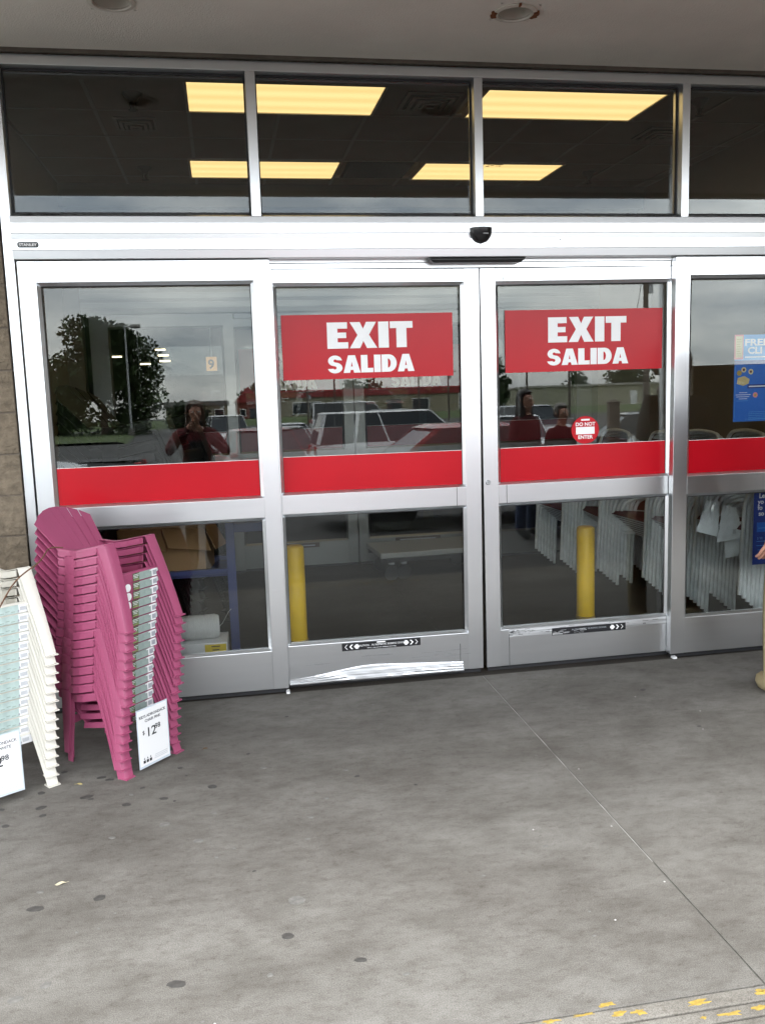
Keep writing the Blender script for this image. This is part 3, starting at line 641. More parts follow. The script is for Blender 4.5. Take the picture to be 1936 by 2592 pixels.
MB().box(XL+.001, XL+.09, .39, .51, 2.26, 2.36).build('junction_box', mat('pipe_grey', (.4, .39, .36), .5), pipe)
# ceiling grid
ceil = bpy.data.objects.new('vestibule_ceiling', None); COL.objects.link(ceil); tag(ceil, 'suspended tile ceiling of the vestibule', kind='structure')
gx = [-1.166+.535*k for k in range(-1, 11)]; gx = [-1.17]+[-.096+.535*k for k in range(-2, 8)]; gx = [x for x in gx if XL-.01 <= x < XRR]+[XRR]; gx = sorted(set(round(x, 3) for x in gx))
gy = [.18, .717-.0, 1.277, 1.837, 2.397, 2.93, 3.49]
m = MB()
for x in gx: m.box(x-.011, x+.011, .18, 3.49, ZC-.004, ZC-.0005)
for y in gy: m.box(XL, XRR, y-.011, y+.011, ZC-.0075, ZC-.0042)
m.build('grid_bars', TBAR, ceil)
TRO = [(-.096, .717), (1.58, .717), (-.130, 2.40), (1.60, 2.40)]
skip = [(a, a+1.09, b, b+.54) for a, b in TRO]+[(1.02, 1.53, 2.40, 2.93)]
tm = {}
for x0, x1 in zip(gx, gx[1:]):
    for y0, y1 in zip(gy, gy[1:]):
        cx, cy = (x0+x1)/2, (y0+y1)/2
        if any(a < cx < b and c < cy < d for a, b, c, d in skip) or x1-x0 < .03: continue
        key = (round(x1-x0, 3), round(y1-y0, 3))
        if key not in tm: tm[key] = MB().box(.001, key[0]-.001, .001, key[1]-.001, 0, .015).mesh('ceiling_tile', TILE)
        o = bpy.data.objects.new('ceiling_tile', tm[key]); COL.objects.link(o); o.parent = ceil; o.location = (x0, y0, ZC+.0005)
MB().box(XL-.1, XRR+.1, .18, 3.65, ZC+.25, ZC+.3).build('deck', DRYWALL, ceil)
lab = ['lit ceiling troffer nearest the glass behind the first mullion', 'lit ceiling troffer nearest the glass, across the middle mullion', 'lit ceiling troffer deeper in, left of the black return grille', 'lit ceiling troffer deeper in with dead insects in its lens']
for i, (a, b) in enumerate(TRO):
    t = thing('ceiling_light', lab[i], 'light', (a+.545, b+.27, ZC-.010), 0, 'fluorescent ceiling lights in the vestibule')
    m = MB(); m.box(-.556, -.540, -.278, .278, -.006, .03); m.box(.540, .556, -.278, .278, -.006, .03); m.box(-.5395, .5395, -.278, -.262, -.006, .03); m.box(-.5395, .5395, .262, .278, -.006, .03)
    m.build('light_frame', TROFFER, t)
    MB().box(-.539, .539, -.2615, .2615, .0, .012).build('lens', LENS, t)
    if i == 3:
        m = MB(); rr = random.Random(6)
        for k in range(26):
            x = -.12+.22*rr.random(); y = -.24+.07*rr.random()**2; s_ = .004+.010*rr.random(); m.box(x-s_, x+s_, y-s_*.6, y+s_*.6, -.001, -.0004)
        m.build('dead_insects', mat('insect_brown', (.12, .06, .02), .9), t)['kind'] = 'stuff'
def vent(label, x, y, s, cat='air vent', name='air_vent', black=False):
    t = thing(name, label, cat, (x, y, ZC-.009), 0, None if black else 'square air vents in the vestibule ceiling')
    mm = mat('vent_black', (.012, .011, .010), .8) if black else mat('vent_white', (.24, .215, .18), .6)
    m = MB(); h = s/2
    if black:
        m.box(-h, h, -h, h, 0, .008); m.build('grille_plate', mm, t)
        for k in range(14): MB().box(-h+.02, h-.02, -h+.03+k*(s-.06)/13-.005, -h+.03+k*(s-.06)/13+.005, -.006, -.0005).build('slat', mm, t)
    else:
        for k in range(4):
            q = h*(1-.24*k); wd = h*.13; z0 = -.012-.006*k if k else -.006
            mm2 = MB(); mm2.box(-q, q, -q, -q+wd, z0, z0+.006); mm2.box(-q, q, q-wd, q, z0, z0+.006); mm2.box(-q, -q+wd, -q+wd, q-wd, z0, z0+.006); mm2.box(q-wd, q, -q+wd, q-wd, z0, z0+.006)
            mm2.build('vent_ring', mm, t)
        MB().box(-h*.98, h*.98, -h*.98, h*.98, .002, .007).build('vent_throat', mat('vent_dark', (.04, .036, .03), .9), t)
vent('square ceiling air vent beside the first sprinkler head', -.42, 1.535, .25); vent('square ceiling air vent between the two nearest troffers', 1.30, .98, .33); vent('square ceiling air vent beyond the nearest right troffer', 3.05, 1.55, .30)
vent('black square return grille between the two deeper troffers', 1.27, 2.665, .50, 'grille', 'return_grille', True)
sp0 = None
for i, (x, y, lb) in enumerate(((-.39, .97, 'pendent sprinkler head before the left air vent'), (-.46, 2.66, 'pendent sprinkler head deepest on the left of the ceiling'), (3.0, 2.66, 'pendent sprinkler head deepest right of the troffers'), (2.93, .84, 'pendent sprinkler head behind the last transom mullion'))):
    if sp0 is None:
        sp0 = thing('sprinkler_head', lb, 'sprinkler', (x, y, ZC-.004), 0, 'sprinkler heads in the vestibule ceiling')
        MB().lathe([(.0, .0), (.055, .0), (.050, -.010), (.024, -.034), (.022, -.05), (0, -.05)], 18).build('escutcheon', mat('dark_bronze', (.03, .026, .022), .5, .3), sp0, smooth=40)
        MB().lathe([(.0, -.05), (.012, -.05), (.010, -.082), (.008, -.084), (0, -.084)], 10).build('sprinkler_body', mat('dark_bronze', (.03, .026, .022), .5, .3), sp0)
        MB().lathe([(.0, -.088), (.026, -.088), (.026, -.091), (0, -.091)], 14).build('deflector', mat('dark_bronze', (.03, .026, .022), .5, .3), sp0)
        m = MB(); m.tube([(.014, 0, -.05), (.017, 0, -.07), (.006, 0, -.089)], .003, 5); m.tube([(-.014, 0, -.05), (-.017, 0, -.07), (-.006, 0, -.089)], .003, 5); m.build('sprinkler_arms', mat('dark_bronze', (.03, .026, .022), .5, .3), sp0)
    else: dup(sp0, (x, y, ZC-.004), label=lb)

# inner doors
ig = 'inner sliding doors'
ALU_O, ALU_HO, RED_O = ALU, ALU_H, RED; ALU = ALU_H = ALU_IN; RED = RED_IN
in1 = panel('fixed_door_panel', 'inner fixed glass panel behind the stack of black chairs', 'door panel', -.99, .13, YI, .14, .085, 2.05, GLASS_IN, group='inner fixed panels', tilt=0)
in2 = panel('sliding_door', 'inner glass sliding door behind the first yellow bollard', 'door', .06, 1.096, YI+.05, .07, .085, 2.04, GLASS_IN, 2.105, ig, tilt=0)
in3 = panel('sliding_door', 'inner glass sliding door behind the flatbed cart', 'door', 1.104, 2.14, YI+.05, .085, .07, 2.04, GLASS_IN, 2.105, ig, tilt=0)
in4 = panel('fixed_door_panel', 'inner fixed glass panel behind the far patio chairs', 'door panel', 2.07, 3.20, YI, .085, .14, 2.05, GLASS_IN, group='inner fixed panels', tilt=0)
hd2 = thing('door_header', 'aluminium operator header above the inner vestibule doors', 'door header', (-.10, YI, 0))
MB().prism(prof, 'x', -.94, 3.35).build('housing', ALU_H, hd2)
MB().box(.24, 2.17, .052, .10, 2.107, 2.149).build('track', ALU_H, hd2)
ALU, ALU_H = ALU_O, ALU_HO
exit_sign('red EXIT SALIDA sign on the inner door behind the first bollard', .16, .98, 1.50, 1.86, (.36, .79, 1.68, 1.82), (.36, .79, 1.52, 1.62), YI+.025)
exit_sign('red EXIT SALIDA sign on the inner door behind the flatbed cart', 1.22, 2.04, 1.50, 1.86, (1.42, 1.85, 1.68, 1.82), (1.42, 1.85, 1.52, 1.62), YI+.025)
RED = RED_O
for lb, a in (('faded caution label on the inner door behind the first bollard', .36), ('faded caution label on the inner door behind the cart', 1.42)):
    t = thing('caution_label', lb, 'label', (a+.2, YI+.0488, .2), 0, 'faded caution labels on the inner doors'); MB().box(-.2, .2, -.001, 0, -.02, .02).build('label_face', mat('faded_label', (.10, .08, .07), .6), t); MB().box(-.16, .16, -.0016, -.0011, -.006, .004).build('label_print', GREY_INK, t)
# store beyond
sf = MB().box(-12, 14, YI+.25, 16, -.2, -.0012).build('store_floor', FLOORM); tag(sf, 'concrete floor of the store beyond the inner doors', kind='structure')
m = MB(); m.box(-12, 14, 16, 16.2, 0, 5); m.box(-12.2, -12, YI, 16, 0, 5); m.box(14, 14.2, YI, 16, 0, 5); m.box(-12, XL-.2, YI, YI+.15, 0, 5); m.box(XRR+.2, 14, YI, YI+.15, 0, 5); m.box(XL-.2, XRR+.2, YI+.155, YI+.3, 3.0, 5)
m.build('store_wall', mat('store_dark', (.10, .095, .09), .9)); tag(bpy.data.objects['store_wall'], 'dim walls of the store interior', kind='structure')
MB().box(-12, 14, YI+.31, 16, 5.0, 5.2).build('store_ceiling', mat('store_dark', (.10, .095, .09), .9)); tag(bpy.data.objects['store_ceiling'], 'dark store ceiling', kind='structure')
for i, (x, y, z, lb) in enumerate(((-.82, 9, 2.117, 'small lit strip lamp in the store above the row of lamps'), (-.76, 8.6, 2.02, 'small lit strip lamp in the store, upper of the pair'), (-.72, 8.2, 1.93, 'small lit strip lamp in the store, lower of the pair'), (-1.434, 9, 2.032, 'twin lit lamp in the store seen before the tree reflection'), (-1.04, 9, 1.92, 'faint lit lamp in the store lowest of the group'))):
    t = thing('store_light', lb, 'light', (x, y, z), 0, 'lit lamps deep in the store'); MB().box(-.075, .075, -.03, .03, .02, .05).build('lamp_housing', STEEL, t); MB().box(-.07, .07, -.028, .028, 0, .0195).build('lamp_tube', LIT, t)
t = thing('lane_sign', 'amber checkout lane sign with a black number nine', 'sign', (-.087, 6.5, 1.84))
MB().box(-.062, .062, 0, .05, -.082, .082).build('light_box', mat('amber_panel', (.62, .36, .14), .5, emit=(1, .5, .16), estr=.10), t); text('lettering', '9', .15, (-.042, -.002, -.055), BLACK_INK, t, bold=.004, ext=.001)
MB().tube([(0, .025, .082), (0, .025, 3.1)], .008, 6).build('hanger', STEEL, t)

# bollards
bl = thing('bollard', 'yellow bollard just inside the glass, half behind the door frame', 'bollard', (.383, .9, 0), 0, 'yellow bollards inside the doors')
MB().lathe([(.057, 0), (.057, .580), (.054, .592), (.044, .599), (0, .601)], 28).build('post', YELLOW, bl, smooth=35)
MB().lathe([(.062, .0), (.062, .018), (.0575, .02)], 24, cap=False).build('base_ring', mat('yellow_dirty', (.35, .22, .03), .6), bl)
dup(bl, (2.235, .9, .008), label='yellow bollard standing clear in front of the patio chairs')
# flatbed cart
fc = thing('flatbed_cart', 'low grey flatbed cart parked before the inner doors', 'cart', (1.62, 2.62, 0), R(3))
MB().box(-.48, .48, -.26, .26, .19, .235).build('deck', mat('cart_grey', (.34, .35, .33), .5, .3), fc, bev=.008)
m = MB(); m.box(-.47, .47, -.25, -.22, .155, .1895); m.box(-.47, .47, .22, .25, .155, .1895); m.build('frame_rails', BLACK, fc)
for x in (-.38, -.28, .28, .4):
    for y in (-.19, .19):
        wh = MB().lathe([(0, -.016), (.058, -.016), (.062, 0), (.058, .016), (0, .016)], 16, M=Matrix.Translation((x, y, .062)) @ Matrix.Rotation(R(90), 4, 'X')).build('wheel', BLACK, fc)
        MB().box(x-.02, x+.02, y-.022, y+.022, .13, .1895).build('caster_fork', STEEL, fc)
MB().tube([(.47, -.22, .2), (.50, -.22, .85), (.50, .22, .85), (.47, .22, .2)], .015, 8).build('push_handle', mat('cart_tan', (.28, .17, .06), .5), fc)
# blue rack, carton, spool, box
rk = thing('steel_rack', 'navy blue steel rack behind the left side panel', 'rack', (0, 0, 0))
for nm, b_ in (('post', (-.018, .030, .58, .62, .0, .90)), ('post', (-.92, -.88, .58, .62, 0, .90)), ('post', (-.018, .030, .98, 1.02, .0, .90)), ('post', (-.92, -.88, .98, 1.02, 0, .90)), ('beam', (-.8795, -.0185, .585, .615, .520, .548)), ('beam', (-.8795, -.0185, .985, 1.015, .52, .548)), ('top_beam', (-.92, .25, .578, .622, .7505, .80)), ('shelf', (-.879, -.019, .616, .984, .50, .5195))):
    if nm == 'top_beam': MB().box(.0305, .25, *b_[2:]).build(nm, NAVY, rk, bev=.003)
    else: MB().box(*b_).build(nm, NAVY, rk, bev=.003)
cbx = thing('cardboard_box', 'open brown cardboard box on the blue rack', 'box', (-.35, .80, .52), R(-8))
m = MB(); m.box(-.24, .24, -.16, .16, 0, .006); m.box(-.24, .24, -.16, -.155, .006, .26); m.box(-.24, .24, .155, .16, .006, .26); m.box(-.24, -.235, -.155, .155, .006, .26); m.box(.235, .24, -.155, .155, .006, .26); m.build('carton', CARD, cbx)
for a, (p, q) in enumerate((((-.24, -.162), (.0, -.162)), ((.01, -.162), (.24, -.162)))):
    MB().shell([[(p[0], p[1], .26), (q[0], q[1], .26)], [(p[0]+.05, p[1]-.10, .17), (q[0]+.05, q[1]-.10, .15)]], .004).build('flap', CARD if a else CARD_D, cbx)
MB().shell([[(.242, -.15, .26), (.242, .15, .26)], [(.30, -.17, .14), (.32, .13, .12)]], .004).build('flap', CARD, cbx)
bx = thing('white_carton', 'white carton with a yellow sticker on the floor behind glass', 'box', (-.22, .42, 0), R(-2))
MB().box(-.185, .185, -.09, .12, .0, .20).build('carton', WHITE_PAPER, bx, bev=.002)
ys_ = MB().box(.065, .178, -.0915, -.0903, .105, .192).build('yellow_sticker', mat('sticker_yellow', (.75, .55, .02), .5), bx)
for k, (a, b) in enumerate(((.10, .145), (.105, .14), (.10, .15), (.078, .165))): MB().box(a, b, -.0925, -.0918, .178-.019*k, .183-.019*k).build('sticker_print', BLACK_INK, ys_)
spl = thing('twine_spool', 'white spool of twine lying on the white carton', 'spool', (-.20, .42, .201+.066), R(2))
prof_s = [(.0, -.13), (.058, -.13), (.066, -.115), (.066, .10), (.058, .122), (.028, .124), (0, .124)]
MB().lathe(prof_s, 26, M=Matrix.Rotation(R(90), 4, 'Y')).build('spool_winding', WHITE_TWINE, spl, smooth=40)
MB().tube([(.122, -.02, .0), (.14, -.03, .02), (.175, -.05, .085), (.19, -.05, .10)], .0012, 4).build('loose_end', WHITE_TWINE, spl)

# ------------------------------------------------------------------ resin adirondack chair
PITCH = .0375
def make_chair(name, label, pl, cat='chair', group=None, stickers=True, roundst=False):
    t = thing(name, label, cat, (0, 0, 0), 0, group)
    th = .0028
    SL = .21                                              # arms and sides climb towards the front
    def dz(y): return -SL*(y+.075)
    grid = []
    for (y, z) in ((-.112, .178), (-.113, .212), (-.105, .2185), (-.07, .212), (0, .192), (.06, .176), (.105, .170)):
        grid.append([(x*(1-.12*max(0, y)/.12), y, z) for x in (-.108, -.104, -.05, 0, .05, .104, .108)])
    MB().shell(grid, th).build('seat', pl, t, smooth=35)
    # back: fan of seven separate boards on cross ties
    yb, zb, yt, ztp = .098, .165, .372, .462
    for k in range(7):
        u0, u1 = -1+2*k/7+.0045, -1+2*(k+1)/7-.0045
        pts = []; um = (u0+u1)/2
        for q, wd in ((0, .098), (.25, .108), (.5, .121), (.75, .137), (1, .150)):
            qq = q*(1-.17*um*um); dy = .018*(um*um)
            pts.append([(u0*wd, yb+(yt-yb)*qq-dy, zb+(ztp-zb)*qq), (u1*wd, yb+(yt-yb)*qq-dy, zb+(ztp-zb)*qq)])
        for s_, uu in ((0, u0), (1, u1)):
            tp = 1-.17*uu*uu; x_, _, _ = pts[-1][s_]; pts[-1][s_] = (x_, yb+(yt-yb)*tp-.018*um*um, zb+(ztp-zb)*tp)
        MB().shell(pts, .004).build('back_slat', pl, t, bev=.0008)
    m = MB()
    for q, wd in ((.0, .098),):
        g = []
        for dq, wd in ((0, .096), (.3, .108), (.6, .126), (.83, .140)):
            qq = q+dq; g.append([(u*wd, yb+(yt-yb)*qq-.018*u*u+.004, zb+(ztp-zb)*qq-.003) for u in (-.98, -.5, 0, .5, .98)])
        m.shell(g, .003)
    m.build('back_tie', pl, t)
    for s in (-1, 1):
        # flat arm top running from the back to the front corner
        g = []
        for (y, xo, xi) in ((-.076, .1392, .084), (-.060, .1400, .086), (-.036, .1432, .096), (-.01, .1490, .104), (.014, .1542, .108), (.06, .1547, .112), (.10, .1403, .109), (.13, .1297, .106), (.149, .1228, .104), (.215, .1228, .100)):
            z = .3455+dz(y)-(.0015 if y < -.07 else 0)+.25*max(0, y-.12)
            g.append([(s*xi, y, z-.001), (s*(xi+.006), y, z), (s*(xo-.007), y, z), (s*(xo-.0010), y, z-.0020), (s*xo, y, z-.0075)])
        MB().shell(g if s < 0 else [list(reversed(r)) for r in g], th).build('arm', pl, t, smooth=50)
        # arm skirt hanging outside, open below it
        g = []
        for y in (-.036, .03, .07, .105, .14, .172, .205, .213):
            fl = .1430+.0110*min(1, max(0, (y+.036)/.05)) if y < .05 else .1545-.36*max(0, y-.06)*(1.0 if y < .15 else 1.05)
            fl = max(fl, .1225); up_ = .25*max(0, y-.12); e = .004 if y > .21 else 0
            g.append([(s*(fl+.0004), y, .3385-e+dz(y)+up_), (s*(fl+.0022), y, .3145+e+dz(y)+up_)])
        MB().shell(g if s < 0 else [list(reversed(r)) for r in g], th).build('arm_skirt', pl, t)
        g = []
        for y, xi in ((-.060, .0875), (-.02, .103), (.06, .113), (.13, .109), (.165, .105)):
            up_ = .25*max(0, y-.12); g.append([(s*xi, y, .3405+dz(y)+up_), (s*(xi-.0015), y, .316+dz(y)+up_)])
        MB().shell(g if s > 0 else [list(reversed(r)) for r in g], th).build('inner_skirt', pl, t)
        m = MB()
        g = [[(s*.104, -.105, .2130), (s*.112, -.105, .190)], [(s*.104, 0, .192), (s*.112, 0, .170)], [(s*.096, .100, .172), (s*.104, .100, .150)]]
        m.shell(g if s < 0 else [list(reversed(r)) for r in g], th)
        g = [[(s*.106, .150, .20), (s*.106, .155, .165)], [(s*.0, .152, .20), (s*.0, .157, .165)]]
        m.shell(g if s > 0 else [list(reversed(r)) for r in g], th); m.build('seat_rim', pl, t)
        # front leg: angle section, broad face to the front
        rows = []
        for (q, wf, wsd) in ((0, .054, .050), (.06, .054, .046), (.14, .054, .042), (.28, .053, .038), (.5, .051, .035), (.75, .048, .033), (1, .045, .032)):
            z = .344*(1-q); yf = -.077-.110*q-.006*math.sin(q*3.14); xo = s*(.1395+.026*q)
            rows.append([(xo-s*wf, yf+.001, z), (xo-s*wf*.5, yf-.0015, z), (xo-s*.006, yf-.001, z), (xo-s*.0012, yf+.0012, z), (xo, yf+.006, z), (xo+s*.0015, yf+wsd*.6, z), (xo+s*.002, yf+wsd, z-.010*(1 if q < .01 else 0)), (xo+s*.0062, yf+wsd+.0012, z-.010*(1 if q < .01 else 0))])
        leg = MB().shell(rows if s < 0 else [list(reversed(r)) for r in rows], .0024).build('front_leg', pl, t, smooth=40)
        x_ = s*(.162); m = MB(); m.box(min(x_-s*.042, x_+s*.006), max(x_-s*.042, x_+s*.006), -.196, -.152, .0, .0045); m.build('foot', pl, leg)
        # rear leg
        rows = []
        for (q, wf, wsd) in ((0, .030, .060), (.3, .034, .054), (.65, .036, .044), (1, .034, .034)):
            z = .285*(1-q); yf = .158+.030*q; xo = s*(.144-.014*q)
            rows.append([(xo-s*wf, yf, z), (xo-s*.004, yf, z), (xo, yf-.004, z), (xo+s*.001, yf-wsd, z)])
        MB().shell(rows if s > 0 else [list(reversed(r)) for r in rows], .0032).build('rear_leg', pl, t, smooth=45)
    if stickers:
        m = MB(); y = -.1148; z0, z1 = .1795, .2115
        LX = .008 if stickers == 'pink' else 0
        def lb(xa, xb, za, zb_, mi, dy=0): m.box(xa+LX, xb+LX, y-.0006-dy, y-dy, za, zb_, mi)
        if stickers == 'pink':
            lb(-.046, -.010, z0, z1, 0); lb(-.0098, .060, z0, z1, 2); lb(.0602, .098, z0, z1, 4); lb(.0665, .088, z0+.006, z1-.007, 3, .0005)
            lb(-.042, -.012, z0+.002, z0+.009, 1, .0005)
            for k in range(3): lb(-.043, -.018+.004*k, z0+.0125+.006*k, z0+.0145+.006*k, 4, .0005)
            lb(.050, .061, z1-.007, z1-.002, 4, .0005)
            mats = [L_GREEN, L_OLIVE, L_TEAL, GREY_INK, WHITE_PAPER]
        else:
            lb(-.10, -.020, z0, z1, 0); lb(-.0198, .060, z0, z1, 1); lb(.0602, .112, z0, z1, 2)
            for k in range(4): lb(-.096+.018*k, -.086+.019*k, z0+.004+.003*(k % 3), z0+.0065+.003*(k % 3)+.004, 2, .0005)
            for k in range(3): lb(-.014+.022*k, .002+.022*k, z0+.006+.005*(k % 2), z0+.0085+.005*(k % 2), 0, .0005)
            for k in range(6): lb(.066+.0045*k, .0685+.0045*k, z0+.008, z1-.009, 3, .0005)
            lb(.056, .062, z0+.004, z0+.012, 3, .0005)
            mats = [mat('label_mint', (.27, .36, .31), .35, noise=.2, nscale=60), mat('label_ice', (.46, .57, .54), .35, noise=.15, nscale=50), WHITE_PAPER, GREY_INK]
        m.build('product_label', mats, t)
    return t
def stack(proto, org, rz, n, lean, what, seed, pitch=PITCH, group=''):
    rr = random.Random(seed); out_ = []
    for k in range(n):
        jx, jy, ja = (rr.random()-.5)*.003, (rr.random()-.5)*.003, (rr.random()-.5)*R(.7)
        if k < 8 and n == 17: jx -= .008
        if k == 0: jx, jy = .008, -.006
        loc = (org[0]+lean[0]*k/n+jx, org[1]+lean[1]*k/n+jy, pitch*k)
        lb = what % (('topmost' if k == n-1 else ORD[k] if k == 0 else ORD[k]+' from the bottom'),)
        if k == 0: o = proto; o.location = loc; o.rotation_euler = (0, 0, rz+ja); o['label'] = lb
        else: o = dup(proto, loc, rz+ja, lb)
        o['group'] = group; out_.append(o)
    return out_
pc = make_chair('plastic_chair', 'x', PINK, stickers='pink')
pinks = stack(pc, (-.507, -.611), R(50), 17, (.055, .0), 'pink child size plastic chair, %s of its stack', 21, group='stacked pink plastic chairs')
for k in (15, 14, 13):
    MB().lathe([(0, 0), (.0165, 0), (.0165, .0006), (0, .0006)], 20, M=Matrix.Translation((-.068+.004*(15-k), -.1155, .196)) @ Matrix.Rotation(R(90), 4, 'X')).build('round_sticker', WHITE_PAPER, pinks[k])
wc = make_chair('plastic_chair', 'x', IVORY, stickers='white')
whites = stack(wc, (-.972, -.765), R(35), 15, (.040, .022), 'white child size plastic chair, %s of its stack', 22, group='stacked white plastic chairs')
bc = make_chair('plastic_chair', 'x', DARKPL, stickers=False); bc.scale = (1.75,)*3
blacks = stack(bc, (-.40, 1.42), R(70), 13, (.02, .0), 'black plastic chair behind the glass, %s of its stack', 23, pitch=.066, group='stacked black plastic chairs')
# price signs
def price_sign(label, parent_loc, rz, lines, y=-.215, x0=-.085, x1=.075, z0=.028, z1=.262):
    t = thing('price_sign', label, 'price sign', parent_loc, rz, 'price signs on the chair stacks'); cx = (x0+x1)/2
    MB().box(x0-.005, x1+.006, y, y+.001, z0-.010, z1+.006).build('plastic_sleeve', SLEEVE, t)
    MB().box(x0, x1, y-.0012, y-.0003, z0, z1).build('price_card', WHITE_PAPER, t)
    yy = y-.0016; dk = mat('print_grey', (.10, .10, .11), .5)
    for k, s_ in enumerate(lines): text('lettering', s_, .0165, (cx, yy, z1-.034-.020*k), dk, t, align='CENTER', ext=.0003, sx=.95, bold=.0003)
    text('lettering', '$', .024, (x0+.020, yy, z1-.103), BLACK_INK, t, ext=.0003); text('lettering', '12', .054, (x0+.040, yy, z1-.118), BLACK_INK, t, ext=.0003, bold=.0005, width=.044)
    text('lettering', '98', .030, (x0+.089, yy, z1-.098), BLACK_INK, t, ext=.0003, width=.029, bold=.0003)
    for k in range(3):
        MB().box(x0+.016+.017*k, x0+.028+.017*k, yy-.0001, yy+.0002, z0+.010, z0+.022).build('pictogram', BLACK_INK, t)
        MB().prism([(x0+.018+.017*k, z0+.026), (x0+.026+.017*k, z0+.026), (x0+.022+.017*k, z0+.034)], 'y', yy-.0001, yy+.0002).build('pictogram', dk, t)
    for k in range(3): MB().box(x0+.075+.003*k, x1-.010, yy-.0001, yy+.0002, z0+.012+.007*k, z0+.0135+.007*k).build('fine_print', GREY_INK, t)
    return t
price_sign("white price sign reading 12.98 in front of the pink chair stack", (-.507, -.611, 0), R(48), ("KID'S ADIRONDACK", 'CHAIR PINK'))
price_sign("white price sign reading 12.98 in front of the white chair stack", (-.959, -.765, 0), R(33), ("KID'S ADIRONDACK", 'CHAIR WHITE'), x0=-.15, x1=.012, z0=.048, z1=.275)
# twine round the stacks
tw_ = thing('brown_twine', 'brown twine tied across the white chair stack to the pink one', 'twine')
def cr(pts, n=8):
    P = [Vector(p) for p in pts]; P = [P[0]*2-P[1]]+P+[P[-1]*2-P[-2]]; o = []
    for i in range(1, len(P)-2):
        for k in range(n):
            t = k/n; a, b, c, d = P[i-1:i+3]; o.append(.5*((2*b)+(c-a)*t+(2*a-5*b+4*c-d)*t*t+(3*b-a-3*c+d)*t**3))
    return o+[P[-2]]

# ------------------------------------------------------------------ patio chairs nested in the vestibule
def patio(label):
    t = thing('patio_chair', label, 'chair', (0, 0, 0), 0, 'x'); r = .0134
    for s in (-1, 1):
        x = s*.25
        MB().tube(cr([(x, -.30, .0), (x, -.285, .35), (x, -.27, .56), (x, -.20, .635), (x, -.05, .645), (x, .12, .62), (x*.98, .20, .66), (x*.95, .27, .86), (x*.9, .29, .93)], 4), r, 7).build('side_frame', TUBE, t, smooth=60)
        MB().tube(cr([(x*.97, -.27, .40), (x*.97, 0, .37), (x*.97, .18, .30), (x*.97, .27, .12), (x*.97, .31, .0)], 4), r, 7).build('rear_leg', TUBE, t, smooth=60)
    MB().tube(cr([(-.225, .29, .93), (-.18, .30, .965), (0, .305, .98), (.18, .30, .965), (.225, .29, .93)], 4), r, 7).build('top_rail', TUBE, t, smooth=60)
    MB().shell([[(x, y, z) for x in (-.235, -.1, .1, .235)] for y, z in ((-.29, .385), (-.27, .405), (-.1, .39), (.08, .37), (.16, .40), (.20, .52), (.26, .75), (.29, .92))], .002).build('seat_shell', MAROON, t, smooth=60)
    for y, z in ((-.27, .375), (.17, .30)): MB().tube([(-.243, y, z), (.243, y, z)], .008, 6).build('stretcher', TUBE, t)
    return t
pch = patio('x'); first = True
spots = [(2.70, 2.40, 7, 'farthest'), (2.86, 1.96, 7, 'second farthest'), (2.98, 1.54, 8, 'middle'), (3.06, 1.08, 9, 'second nearest'), (3.22, .56, 12, 'nearest'), (3.22, 2.45, 6, 'corner'), (3.44, 1.75, 8, 'rear'), (3.50, 1.22, 8, 'side wall')]
for si, (x, y, n, nm) in enumerate(spots):
    for k in range(n):
        loc = (x+.30-.0262*k, y, .0225*k); rz = R(-90+(3, -5, 4, -3, 2, 5, -4, 3)[si])
        where = {'farthest': 'stack farthest from the glass', 'second farthest': 'stack second farthest from the glass', 'middle': 'stack midway along the row', 'second nearest': 'stack second nearest the glass', 'nearest': 'stack nearest the glass', 'corner': 'stack in the far corner', 'rear': 'stack behind the midway one', 'side wall': 'stack against the side wall'}[nm]
        lb = 'white tube patio chair, %s, in the %s' % ('lowest' if k == 0 else 'topmost' if k == n-1 else ORD[k]+' up', where)
        if first: o = pch; o.location = loc; o.rotation_euler = (0, 0, rz); o['label'] = lb; first = False
        else: o = dup(pch, loc, rz, lb)
        o['group'] = 'patio chairs stacked in the vestibule'
bags = [((2.775, .40, .805), (2.86, .40, .80), (2.845, .38, .585), (2.70, .38, .63), 'clear bag of papers hanging leftmost on the patio chairs', 0), ((2.865, .37, .775), (2.955, .37, .757), (2.985, .35, .578), (2.818, .35, .560), 'creased clear bag of papers hanging in front of the others', 1), ((2.98, .40, .668), (3.035, .40, .668), (3.06, .385, .47), (3.0, .385, .475), 'narrow bag of papers beside the creased one', 2), ((2.895, .40, .575), (3.0, .40, .59), (3.04, .39, .47), (2.90, .39, .452), 'flat bag of papers below the creased one', 3), ((2.985, .36, .45), (3.12, .36, .47), (3.15, .34, .28), (3.0, .34, .265), 'puffed clear bag low on the patio chairs', 4), ((3.02, .39, .262), (3.2, .39, .28), (3.2, .39, .235), (3.03, .39, .215), 'lowest paper bag above the black gap', 5)]
rr = random.Random(12)
